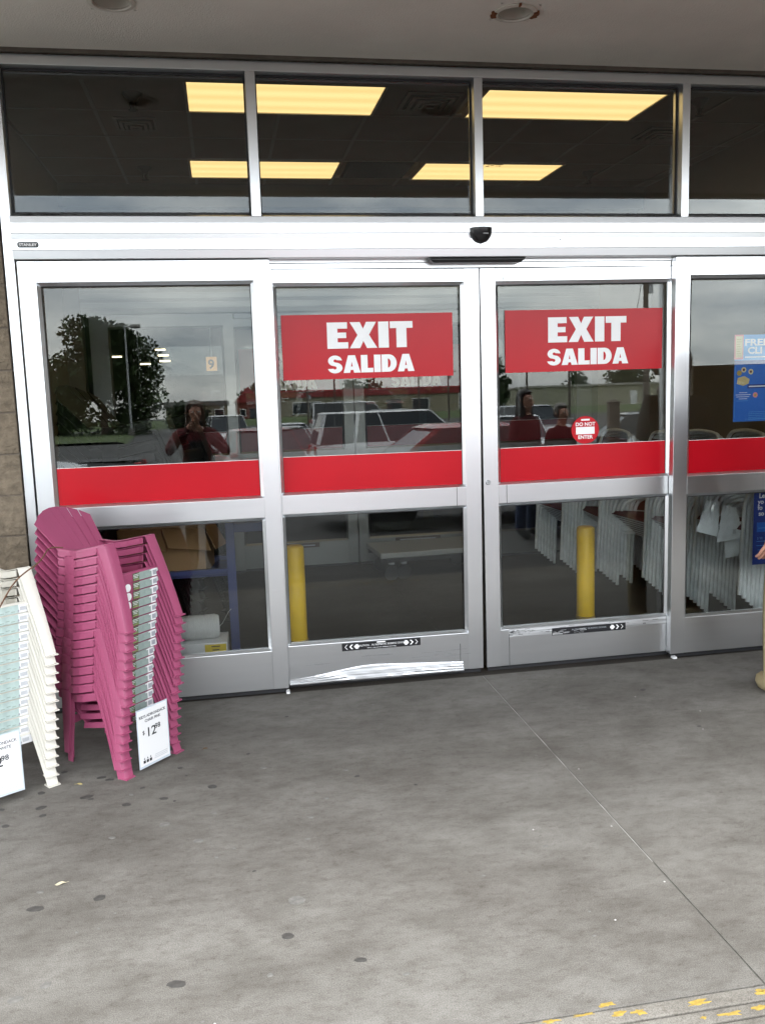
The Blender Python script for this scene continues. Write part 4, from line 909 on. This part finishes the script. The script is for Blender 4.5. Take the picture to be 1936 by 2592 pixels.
for a, b, c, d, lb, i in bags:
    t = thing('label_bag', lb, 'bag', ((a[0]+c[0])/2, a[1], (a[2]+c[2])/2), 0, 'bags of papers on the patio chairs'); o_ = Vector(t.location)
    A, B, C_, D_ = (Vector(q)-o_ for q in (a, b, c, d)); g = []
    for v in range(9):
        g.append([(A.lerp(D_, v/8)).lerp(B.lerp(C_, v/8), u/8)+Vector((0, (rr.random()-.5)*.012*(1 if i in (0, 1, 4) else .3), 0)) for u in range(9)])
    MB().shell(list(reversed(g)), .001).build('bag_film', BAG, t, smooth=30)
    P = lambda u, v: (A.lerp(D_, v)).lerp(B.lerp(C_, v), u)+Vector((0, -.0085, 0))
    if i in (1, 2, 5):
        m = MB()
        for k in range(4): m.box(*(lambda p: (p.x-.001, p.x+.001, p.y, p.y+.0006, p.z-.014, p.z+.014))(P(.62+.035*k, .75)))
        m.build('bar_marks', GREY_INK, t)
# ------------------------------------------------------------------ litter
def leaf(label, x, y, s, m_):
    t = thing('dry_leaf', label, 'leaf', (x, y, .001), rg.random()*6)
    MB().shell([[(s*a, s*b*w_, s*(.25*abs(b)*w_+.12*math.sin(3*a))+.001) for b in (-1, -.4, 0, .4, 1)] for a, w_ in ((-1, .05), (-.6, .42), (-.1, .55), (.4, .40), (.8, .18), (1.1, .03))], .0006).build('leaf_blade', m_, t); MB().tube([(s*1.05, 0, .002), (s*1.6, s*.1, .002)], .0006, 4).build('leaf_stem', m_, t)
leaf('pale curled dry leaf alone on the sidewalk', -.588, -1.603, .016, mat('leaf_pale', (.45, .40, .28), .8)); leaf('small brown dry leaf beside the pink chair foot', -.151, -.62, .011, mat('leaf_brown', (.14, .08, .03), .8)); leaf('yellowish dry leaf in front of the pink stack', -.639, -.858, .013, mat('leaf_yellow', (.40, .34, .15), .8))
for x, y in ((1.32, -1.2), (.98, -1.62), (1.25, -1.66), (1.26, -2.02), (1.03, -2.17), (2.1, -.75), (1.9, -.5), (-.1, -2.35), (2.0, -.95)):
    o = MB().lathe([(0, 0), (.0032, 0), (.0025, .0012), (0, .002)], 7).build('paint_speck', mat('speck_grey', (.42, .41, .39), .8), sw, loc=(x, y, 0))

# ------------------------------------------------------------------ people
def person(label, loc, rz, J, cols, hair=None, extras=None):
    """one skinned body; J overrides joints; cols = (top, trousers, shoe)"""
    t = thing('person', label, 'person', loc, rz)
    H = dict(pel=(0, 0, .93), bel=(0, -.01, 1.08), che=(0, 0, 1.28), nkb=(0, .01, 1.44), nk=(0, 0, 1.50), jaw=(0, -.035, 1.56), hd=(0, -.01, 1.63), top=(0, 0, 1.70))
    for s, n in ((1, 'l'), (-1, 'r')):
        H.update({'sh'+n: (s*.17, .01, 1.40), 'el'+n: (s*.22, .02, 1.13), 'wr'+n: (s*.22, -.06, .90), 'hip'+n: (s*.095, 0, .88), 'kn'+n: (s*.10, -.02, .49), 'an'+n: (s*.10, .02, .085), 'to'+n: (s*.115, -.15, .035)})
    H.update(J); P = {k: Vector(v) for k, v in H.items()}
    V, Rr, E, reg = [], [], [], []
    def pt(p, r): V.append(tuple(p)); Rr.append(r); return len(V)-1
    def ed_(a, b, g): E.append((a, b)); reg.append((a, b, g))
    pel = pt(P['pel'], (.155, .115)); bel = pt(P['bel'], (.145, .105)); che = pt(P['che'], (.155, .11)); nkb = pt(P['nkb'], (.085, .075)); nk = pt(P['nk'], (.055, .055)); jaw = pt(P['jaw'], (.062, .070)); hd_ = pt(P['hd'], (.080, .098)); tp = pt(P['top'], (.062, .075))
    for a, b, g in ((pel, bel, 0), (bel, che, 0), (che, nkb, 0), (nkb, nk, 3), (nk, jaw, 3), (jaw, hd_, 3), (hd_, tp, 3)): ed_(a, b, g)
    for n, s in (('l', 1), ('r', -1)):
        sh = pt(P['sh'+n], (.072, .072)); el = pt(P['el'+n], (.05, .05)); wr = pt(P['wr'+n], (.032, .036)); ed_(che, sh, 0); ed_(sh, el, 0); ed_(el, wr, 0)
        d = (P['wr'+n]-P['el'+n]).normalized(); side = d.cross(Vector((0, 1, 0)) if abs(d.y) < .8 else Vector((1, 0, 0))).normalized()
        if side.x*s > 0: side = -side
        nor = d.cross(side).normalized()*(1 if d.cross(side).y < 0 else -1)
        pm = pt(P['wr'+n]+d*.055, (.036, .020)); ed_(wr, pm, 3)
        for k, (o1, l1) in enumerate(((-.028, .062), (-.010, .072), (.009, .068), (.026, .052))):
            b1 = pt(P['wr'+n]+d*.095+side*o1, (.0095, .0095)); b2 = pt(P['wr'+n]+d*(.095+l1*.55)+side*o1*1.05+nor*.008, (.0085, .0085)); b3 = pt(P['wr'+n]+d*(.095+l1*.9)+side*o1+nor*.03, (.0075, .0075))
            ed_(pm, b1, 3); ed_(b1, b2, 3); ed_(b2, b3, 3)
        t1 = pt(P['wr'+n]+d*.055+side*.042+nor*.012, (.011, .011)); t2 = pt(P['wr'+n]+d*.092+side*.052+nor*.024, (.009, .009)); ed_(pm, t1, 3); ed_(t1, t2, 3)
        hp = pt(P['hip'+n], (.095, .10)); kn = pt(P['kn'+n], (.068, .072)); an = pt(P['an'+n], (.062, .068)); to = pt(P['to'+n], (.045, .035)); ed_(pel, hp, 1); ed_(hp, kn, 1); ed_(kn, an, 1); ed_(an, to, 2)
    me = bpy.data.meshes.new('b'); me.from_pydata(V, E, []); ob = bpy.data.objects.new('b', me); COL.objects.link(ob)
    sk = ob.modifiers.new('s', 'SKIN'); sd = ob.modifiers.new('d', 'SUBSURF'); sd.levels = 1; sd.render_levels = 1
    for i, v in enumerate(me.skin_vertices[0].data): v.radius = Rr[i]; v.use_root = (i == 0)
    dg = bpy.context.evaluated_depsgraph_get(); dg.update(); bmh = bpy.data.meshes.new_from_object(ob.evaluated_get(dg)); bpy.data.objects.remove(ob)
    bmh.materials.clear()
    for c in (cols[0], cols[1], cols[2], SKIN): bmh.materials.append(c)
    VV = [Vector(v) for v in V]
    for f in bmh.polygons:
        c = f.center; best = (9, 0)
        for a, b, g in reg:
            A, B = VV[a], VV[b]; ab = B-A; q = max(0, min(1, (c-A).dot(ab)/max(1e-9, ab.length_squared))); dd = (c-(A+ab*q)).length-.5*(Rr[a][0]*(1-q)+Rr[b][0]*q)
            if dd < best[0]: best = (dd, g)
        f.material_index = best[1]; f.use_smooth = True
    body = bpy.data.objects.new('body', bmh); COL.objects.link(body); body.parent = t
    h = P['hd']
    for sx in (-1, 1):
        MB().lathe([(0, -.011), (.008, -.008), (.011, 0), (.008, .008), (0, .011)], 10, (h.x+sx*.031, h.y-.088, h.z+.004)).build('eye', mat('eye_white', (.55, .53, .5), .2), t, smooth=80)
        MB().lathe([(0, -.03), (.010, -.02), (.015, 0), (.010, .024), (0, .03)], 10, (h.x+sx*.083, h.y+.005, h.z-.01)).build('ear', SKIN, t, smooth=80)
    MB().loft([[(h.x-.010, h.y-.085, h.z), (h.x+.010, h.y-.085, h.z), (h.x, h.y-.098, h.z)], [(h.x-.016, h.y-.085, h.z-.045), (h.x+.016, h.y-.085, h.z-.045), (h.x, h.y-.122, h.z-.040)]]).build('nose', SKIN, t, smooth=60)
    MB().box(h.x-.024, h.x+.024, h.y-.094, h.y-.085, h.z-.072, h.z-.062).build('mouth', mat('lips', (.35, .12, .11), .5), t, bev=.003)
    if hair:
        hm, length = hair; rings = []
        for i in range(9):
            q = i/8; a = R(90-q*115); z = h.z+.02+.115*math.sin(a) if q < .85 else None
            rings.append(None)
        m = MB(); n = 20; prof_h = [(0.002, .118), (.05, .108), (.085, .075), (.101, .03), (.103, -.01)]+([(.103, -.05), (.112, -.12), (.118, -.2), (.10, -.26)] if length else [(.098, -.04), (.085, -.07)])
        rr_ = []
        for r_, z in prof_h:
            ring = []
            for k in range(n):
                a = 2*math.pi*k/n; fx, fy = math.cos(a), math.sin(a); back = fy > -.35
                q = r_ if (back or z > .045) else r_*.80
                ring.append((h.x+q*.93*fx, h.y+.018+q*1.06*fy if (back or z > .045) else h.y+.022+q*.70*fy, h.z+.01+z))
            rr_.append(ring)
        m.loft(rr_, cap=True); m.build('hair', hm, t, smooth=70)
    return t
ph = person('person in a dark red jacket holding up a phone, reflected in the glass', (-.27, -4.78, -.14), R(180-8), {'ell': (.30, -.16, 1.20), 'wrl': (.10, -.30, 1.44), 'elr': (-.30, -.14, 1.17), 'wrr': (-.02, -.31, 1.42), 'hd': (0, -.03, 1.60), 'top': (0, -.02, 1.67)}, (MAROON_C, DARK_C, DARK_C), (HAIR_B, True))
MB().box(-.09, .09, -.012, .012, -.30, .12).build('shirt_front', DARK_C, ph, loc=(0, -.125, 1.20), bev=.01)
phn = thing('phone', 'black phone held up by the reflected person', 'phone', (-.245, -4.44, 1.345), R(172)); MB().box(-.058, .058, -.0045, .0045, -.029, .029).build('phone_body', BLACK_PL, phn, bev=.003); MB().lathe([(0, 0), (.004, 0), (.004, .001), (0, .001)], 10, M=Matrix.Translation((.045, -.005, .018)) @ Matrix.Rotation(R(90), 4, 'X')).build('lens', CHROME, phn)
person('woman with long dark hair in a red shirt, reflected in the glass', (3.48, -5.45, -.155), R(150), {}, (RED_C, JEAN, DARK_C), (HAIR_D, True))
pm_ = person('man with short grey hair in a red shirt, reflected in the glass', (3.88, -5.35, -.155), R(160), {}, (RED_C, JEAN, DARK_C), (HAIR_G, False)); pm_.scale = (.92, .92, .90)
kp = person('person in khaki trousers at the right edge, only hand and leg in view', (2.752, -.66, 0), R(180), {'shl': (.14, .01, 1.40), 'ell': (.155, .05, 1.10), 'wrl': (.205, -.05, .79), 'hipl': (.165, 0, .84), 'knl': (.208, -.01, .45), 'anl': (.205, .0, .05), 'tol': (.19, -.17, .035), 'anr': (-.1, .02, .085)}, (TOPE, KHAKI, KHAKI), (HAIR_B, False))

# ------------------------------------------------------------------ the lot outside (seen in the glass)
def car(label, loc, rz, kind, paint, Lc, Wc, Hc):
    t = thing('parked_car', label, {'suv': 'car', 'sedan': 'car', 'pickup': 'pickup truck', 'van': 'van'}[kind], loc, rz, 'cars in the lot')
    h = Hc; hl = Lc/2; bz = .26; belt = h*.56
    # lower body: lofted along the length (x = forward)
    if kind == 'suv': ppl = [(-hl, .55, .84), (-hl+.06, .97, .95), (-hl*.5, 1, 1), (.0, 1, 1), (hl*.42, 1, 1), (hl*.55, .98, .99), (hl*.88, .90, .96), (hl-.05, .78, .88), (hl, .5, .8)]
    elif kind == 'van': ppl = [(-hl, .7, .9), (-hl+.06, 1, .97), (0, 1, 1), (hl*.6, 1, 1), (hl*.9, .85, .95), (hl, .55, .85)]
    else: ppl = [(-hl, .55, .80), (-hl+.10, .88, .92), (-hl*.55, .97, 1), (.0, 1, 1), (hl*.40, 1, 1), (hl*.55, .93, .99), (hl*.88, .80, .93), (hl-.06, .66, .84), (hl, .45, .72)]
    rings = []
    for x, zt_, wt in ppl:
        W2 = Wc/2*wt; zz = bz+(belt-bz)*zt_
        rings.append([Vector((x, -W2*.92, bz)), Vector((x, -W2, bz+.15)), Vector((x, -W2, zz-.12)), Vector((x, -W2*.93, zz)), Vector((x, W2*.93, zz)), Vector((x, W2, zz-.12)), Vector((x, W2, bz+.15)), Vector((x, W2*.92, bz))])
    MB().loft(rings).build('body', paint, t, smooth=40)
    x0, x1, x2, x3 = {'suv': (-hl+.05, -hl+.28, hl*.18, hl*.50), 'van': (-hl+.05, -hl+.12, hl*.45, hl*.75), 'sedan': (-hl*.68, -hl*.34, hl*.12, hl*.46), 'pickup': (-hl*.05, -hl*.02, hl*.28, hl*.52)}[kind]
    Wb, Wt = Wc/2*.92, Wc/2*.74; zb_, zt2 = belt-.01, h-.045
    g = MB().loft([[Vector((x0, -Wb, zb_)), Vector((x3, -Wb, zb_)), Vector((x3, Wb, zb_)), Vector((x0, Wb, zb_))], [Vector((x1, -Wt, zt2)), Vector((x2, -Wt, zt2)), Vector((x2, Wt, zt2)), Vector((x1, Wt, zt2))]]).build('windows', WINDOW, t)
    MB().loft([[Vector((x1-.05, -Wt-.02, zt2)), Vector((x2+.06, -Wt-.02, zt2)), Vector((x2+.06, Wt+.02, zt2)), Vector((x1-.05, Wt+.02, zt2))], [Vector((x1+.12, -Wt*.85, h)), Vector((x2-.12, -Wt*.85, h)), Vector((x2-.12, Wt*.85, h)), Vector((x1+.12, Wt*.85, h))]]).build('roof', paint, t, smooth=40)
    for s in (-1, 1):
        def pil(a, b, wd):
            A = Vector((a, s*(Wb+.006), zb_)); B = Vector((b, s*(Wt+.010), zt2)); MB().loft([[A+Vector((-wd, 0, 0)), A+Vector((wd, 0, 0)), A+Vector((wd, -s*.02, 0)), A+Vector((-wd, -s*.02, 0))], [B+Vector((-wd, 0, 0)), B+Vector((wd, 0, 0)), B+Vector((wd, -s*.02, 0)), B+Vector((-wd, -s*.02, 0))]]).build('pillar', paint, t)
        pil(x3-.02, x2, .028); pil(x0+.05, x1+.03, .05)
        if kind != 'pickup': pil((x0+x3)/2-.05, (x1+x2)/2, .022)
        if kind == 'suv': pil(x0+.98, x1+.88, .045)
        MB().box(hl-.12, hl-.02, s*Wc*.33-.12, s*Wc*.33+.12, belt-.30, belt-.17).build('headlight', LAMPCL, t, bev=.02)
        MB().box(-hl-.005, -hl+.14, s*Wc*.40-.08, s*Wc*.40+.07, belt-.30, belt-.05).build('tail_light', LAMPRED, t, bev=.02)
        MB().box(x3-.12, x3+.02, s*(Wb+.04)-.05, s*(Wb+.04)+.10*s*.5+.05, belt, belt+.12).build('mirror', paint, t, bev=.02)
        for x in (-hl*.62, hl*.62):
            M_ = Matrix.Translation((x, s*(Wc/2-.10), .33)) @ Matrix.Rotation(R(90), 4, 'X')
            wh = MB().lathe([(.20, -.11), (.31, -.11), (.33, -.08), (.33, .08), (.31, .11), (.20, .11)], 24, M=M_).build('wheel', TYRE, t, smooth=40); MB().lathe([(0, -.09), (.2, -.105), (.2, .105), (0, .09)], 16, M=M_).build('rim', CHROME, wh)
    if kind == 'pickup':
        MB().box(-hl+.06, x0-.05, -Wc/2*.80, Wc/2*.80, belt-.005, belt+.004).build('truck_bed', BLACK, t)
    return t
def gz(y):
    pts = [(-2.758, -.14), (-8, -.17), (-19, -.40), (-50, -.25), (-80, -.15), (-150, .25)]
    for (a, b), (c, d) in zip(pts, pts[1:]):
        if c <= y <= a: return b+(d-b)*(y-a)/(c-a)
    return .25
PW = mat('car_white', (.72, .73, .74), .3, coat=.8); PRD = mat('car_red', (.30, .010, .016), .3, coat=.8); PDK = mat('car_charcoal', (.045, .05, .055), .3, coat=.8); PSV = mat('car_silver', (.42, .43, .44), .3, .5, coat=.8); PBK = mat('car_black', (.012, .012, .014), .3, coat=.8)
cars = [('white sport utility vehicle parked broadside, reflected in the glass', 4.85, -18.8, 0, 'suv', PW, 5.2, 1.95, 1.80), ('dark red sedan crossing in front of the white utility vehicle', 3.55, -7.6, 0, 'sedan', PRD, 4.6, 1.78, 1.36),
        ('charcoal sedan nearest the wooden post', 7.9, -9.6, 195, 'sedan', PDK, 4.7, 1.8, 1.48), ('charcoal sedan behind the one near the wooden post', 10.2, -16.5, 195, 'sedan', PDK, 4.7, 1.8, 1.48), ('silver sedan far right in the parking row', 15.5, -19, 190, 'sedan', PSV, 4.6, 1.8, 1.46),
        ('white pickup truck at the far left of the lot', -5.7, -15.5, 10, 'pickup', PW, 5.4, 1.95, 1.75), ('black pickup truck with red tail lamp before the grass island', -4.5, -17.5, 180, 'pickup', PBK, 5.2, 1.9, 1.5),
        ('white van standing tall behind the parked row', 8.2, -52, 0, 'van', PW, 5.4, 2.0, 2.25), ('silver sedan left of the white utility vehicle', 1.55, -21, 80, 'sedan', PSV, 4.5, 1.8, 1.45), ('red hatch sedan left of the white utility vehicle', .9, -17, 80, 'sedan', PRD, 4.4, 1.75, 1.45), ('white sedan in the second parking row', 2.1, -26.5, 80, 'sedan', PW, 4.5, 1.8, 1.45), ('red sedan in the second parking row', 4.6, -26.5, 85, 'sedan', PRD, 4.5, 1.8, 1.45), ('white sedan at the end of the parked row by the poles', 8.9, -22, 100, 'sedan', PW, 4.6, 1.8, 1.5), ('silver utility vehicle behind the parked row', 12.2, -30, 80, 'suv', PSV, 4.7, 1.9, 1.75), ('white utility vehicle in the third parking row', .2, -38, 85, 'suv', PW, 4.8, 1.9, 1.75), ('charcoal utility vehicle in the third parking row', 8.5, -40, 85, 'suv', PDK, 4.8, 1.9, 1.75)]
for lb, x, y, a, kd, pt_, l_, w_, h_ in cars: car(lb, (x, y, gz(y)), R(a), kd, pt_, l_, w_, h_)

def tree(label, x, y, z0, H_, W_, n, seed, leafs=.5, trunk=.25):
    t = thing('leafy_tree', label, 'tree', (x, y, z0), 0, 'trees beyond the lot'); rr = random.Random(seed)
    m = MB(); m.tube([(0, 0, 0), (.1, 0, H_*.2), (-.1, .1, H_*.45), (0, 0, H_*.8)], [trunk, trunk*.8, trunk*.5, trunk*.12], 8)
    cl = []
    for k in range(44):
        a = rr.random()*6.28; hh = .06+.92*rr.random(); rad = W_/2*math.sqrt(max(.25 if hh < .4 else .05, 1-((hh-.45)/.58)**2))*(.35+.65*rr.random()); c = Vector((rad*math.cos(a), rad*math.sin(a), H_*hh)); cl.append((c, W_*(.11+.10*rr.random())))
        if k % 2 == 0: m.tube([(0, 0, H_*hh*.5), c*.6+Vector((0, 0, H_*hh*.25)), c], [trunk*.35, trunk*.2, trunk*.05], 5)
    m.build('trunk', BARK, t, smooth=60)
    m = MB()
    for k in range(n):
        c, r = cl[k % len(cl)]; d = Vector((rr.gauss(0, 1), rr.gauss(0, 1), rr.gauss(0, 1))).normalized()*r*(rr.random()**.4)*1.25; p = c+d; s_ = leafs*(.5+.8*rr.random()); u = Vector((rr.gauss(0, 1), rr.gauss(0, 1), rr.gauss(0, 1))).normalized(); v = u.orthogonal().normalized()
        m.add([p-u*s_, p+v*s_*.6, p+u*s_, p-v*s_*.6], [(0, 1, 2, 3)])
    m.build('crown', LEAF, t)
tree('large broad tree with a ragged top behind the lamp post', -11.3, -86, -.1, 10.6, 9.4, 17000, 1, .25, .35)
tree('tree at the left end of the lot beside the large one', -19.5, -92, -.1, 7.5, 10, 10000, 2, .28)
tree('small dark tree between the two sliding door reflections', 20.2, -62, -.1, 5.4, 3.4, 1800, 3, .22); tree('tree rising behind the warehouse roof, smaller one', 72.5, -172, .5, 6.4, 6.5, 1400, 4, .4); tree('tree rising behind the warehouse roof, wider one', 85, -174, .5, 7.2, 11, 2000, 5, .4); tree('low bushy tree beside the tan building', -4.5, -110, .0, 2.6, 5, 1500, 6, .3)
tree('distant tree behind the red roofed shop', 30, -190, .5, 7, 12, 1500, 7, .5); tree('distant tree left of the red roofed shop', 10, -185, .5, 6.5, 12, 1500, 8, .5)
# lamp post and poles
lp = thing('lamp_post', 'tall parking lot lamp post with one box head', 'lamp post', (-8.18, -80, -.15))
MB().lathe([(.28, 0), (.26, .75), (0, .75)], 16).build('concrete_base', CONC_C, lp); MB().tube([(0, 0, .75), (0, 0, 10.0)], [.11, .07], 10).build('pole', STEEL, lp); MB().tube([(0, 0, 9.85), (.55, 0, 9.95)], .05, 8).build('arm', STEEL, lp); MB().box(.5, 1.35, -.25, .25, 9.72, 10.05).build('lamp_head', mat('lamp_bronze', (.12, .11, .10), .5), lp, bev=.04)
for lb, x, y, h_, r_ in (('thick wooden utility pole towering over the warehouse reflection', 22.2, -40, 8.9, .17), ('thin utility pole with cross arm before the warehouse', 38.0, -90, 6.5, .15), ('thin utility pole left of the warehouse', 33.1, -90, 7, .13), ('utility pole above the red roofed shop, leftmost', 9.9, -100, 4.6, .12), ('utility pole above the red roofed shop, second', 13.1, -100, 7.5, .13), ('utility pole above the red roofed shop, third', 23.2, -100, 6.5, .12), ('utility pole above the red roofed shop, last', 26.8, -100, 6.5, .12)):
    t = thing('utility_pole', lb, 'pole', (x, y, gz(y)-.1), 0, 'utility poles beyond the lot'); MB().tube([(0, 0, 0), (0, 0, h_)], [r_, r_*.75], 10).build('pole_shaft', WOODP, t); MB().box(-1.0, 1.0, -.06, .06, h_-.7, h_-.58).build('cross_arm', WOODP, t) if y < -50 else None
    MB().lathe([(0, 0), (.16, 0), (.16, .5), (0, .5)], 10, (.25, 0, h_-1.5)).build('transformer', STEEL, t)
def wire(label, pts): tag(MB().tube(cr(pts, 6), .02, 4).build('power_line', BLACK), label, 'power line')
wire('sagging power line between the two thin poles', [(33.1, -90, 6.3), (35.5, -90, 4.9), (38, -90, 5.6)]); wire('power line from the thin pole towards the thick pole', [(38, -90, 5.6), (33, -66, 5.6), (22.2, -40, 8.5)]); wire('power line above the red roofed shop', [(9.9, -100, 3.9), (13.1, -100, 6.6), (23.2, -100, 5.6), (26.8, -100, 5.6)])
wp = thing('wooden_post', 'short square wooden post beside the charcoal sedan', 'post', (6.19, -9.0, gz(-9)-.02), R(8)); MB().box(-.085, .085, -.085, .085, 0, 1.62).build('post_shaft', WOODP, wp, bev=.01); MB().loft([[(-.10, -.10, 1.62), (.10, -.10, 1.62), (.10, .10, 1.62), (-.10, .10, 1.62)], [(-.02, -.02, 1.67), (.02, -.02, 1.67), (.02, .02, 1.67), (-.02, .02, 1.67)]]).build('post_cap', WOODP, wp)
# far buildings
def shed(name, label, x0, x1, y, dp, z0, zw, zr, wm, rm, doors=(), wins=(), ribs=0, gable=False):
    t = thing(name, label, 'building', (0, 0, 0)); MB().box(x0, x1, y-dp, y, z0, zw).build('wall', wm, t)
    if gable: MB().prism([(x0-.4, zw), (x1+.4, zw), ((x0+x1)/2, zr)], 'y', y-dp-.3, y+.3).build('roof', rm, t)
    else: MB().box(x0-.3, x1+.3, y-dp-.3, y+.35, zw, zr).build('roof', rm, t)
    for a, b, c, m_ in doors: MB().box(a, b, y+.002, y+.08, z0, c).build('door', m_, t)
    for a, b, c, d in wins: f = MB().box(a, b, y+.002, y+.06, c, d).build('window', WHITE_PAPER, t); MB().box(a+.12, b-.12, y+.061, y+.07, c+.12, d-.12).build('pane', WINDOW, f)
    for k in range(ribs):
        x = x0+(x1-x0)*(k+.5)/ribs; MB().box(x-.11, x+.11, y+.001, y+.14, z0, zw-.1).build('downpipe', TRIM_P, t)
    return t
shed('warehouse', 'long beige metal warehouse with a white door, reflected in the glass', 54.3, 92, -150, 14, .3, 4.4, 4.75, BEIGEWALL, TRIM_P, ((73.9, 75.2, 3.4, WHITE_PAPER),), (), 6)
shed('shop_building', 'tan shop with a long red fascia, reflected behind the cars', 9.4, 41.5, -150, 14, .2, 4.05, 5.25, TANWALL, REDROOF, ((28.5, 31, 3.2, WINDOW),), ((12, 17, 1.2, 3.3), (19, 24, 1.2, 3.3), (33, 36, 1.2, 3.3)), 3)
shed('tan_building', 'tan building with grey parapet beside the large tree', -9.2, 1.0, -150, 12, .2, 3.2, 4.0, TANWALL, GREYROOF, ((-3.4, -2.2, 2.6, WINDOW),), ((-7.5, -5.5, 1.2, 2.6), (-1.2, .4, 1.2, 2.6)), 2)
shed('red_roofed_house', 'small house with a red gable roof beside the tan building', 2.3, 6.2, -140, 8, .2, 3.4, 5.9, mat('brick_red_wall', (.22, .06, .045), .9), REDROOF, ((4.4, 5.4, 2.4, WINDOW),), ((2.8, 3.8, 1.2, 2.4),), 0, True)

MB().tube(cr([(-.655, -.70, .935), (-.70, -.74, .940), (-.725, -.83, .905), (-.80, -.90, .85), (-.86, -.965, .75), (-.93, -.99, .62), (-.99, -1.0, .52)], 6), .0028, 6).build('twine_strand', BROWN_TW, tw_, smooth=60)
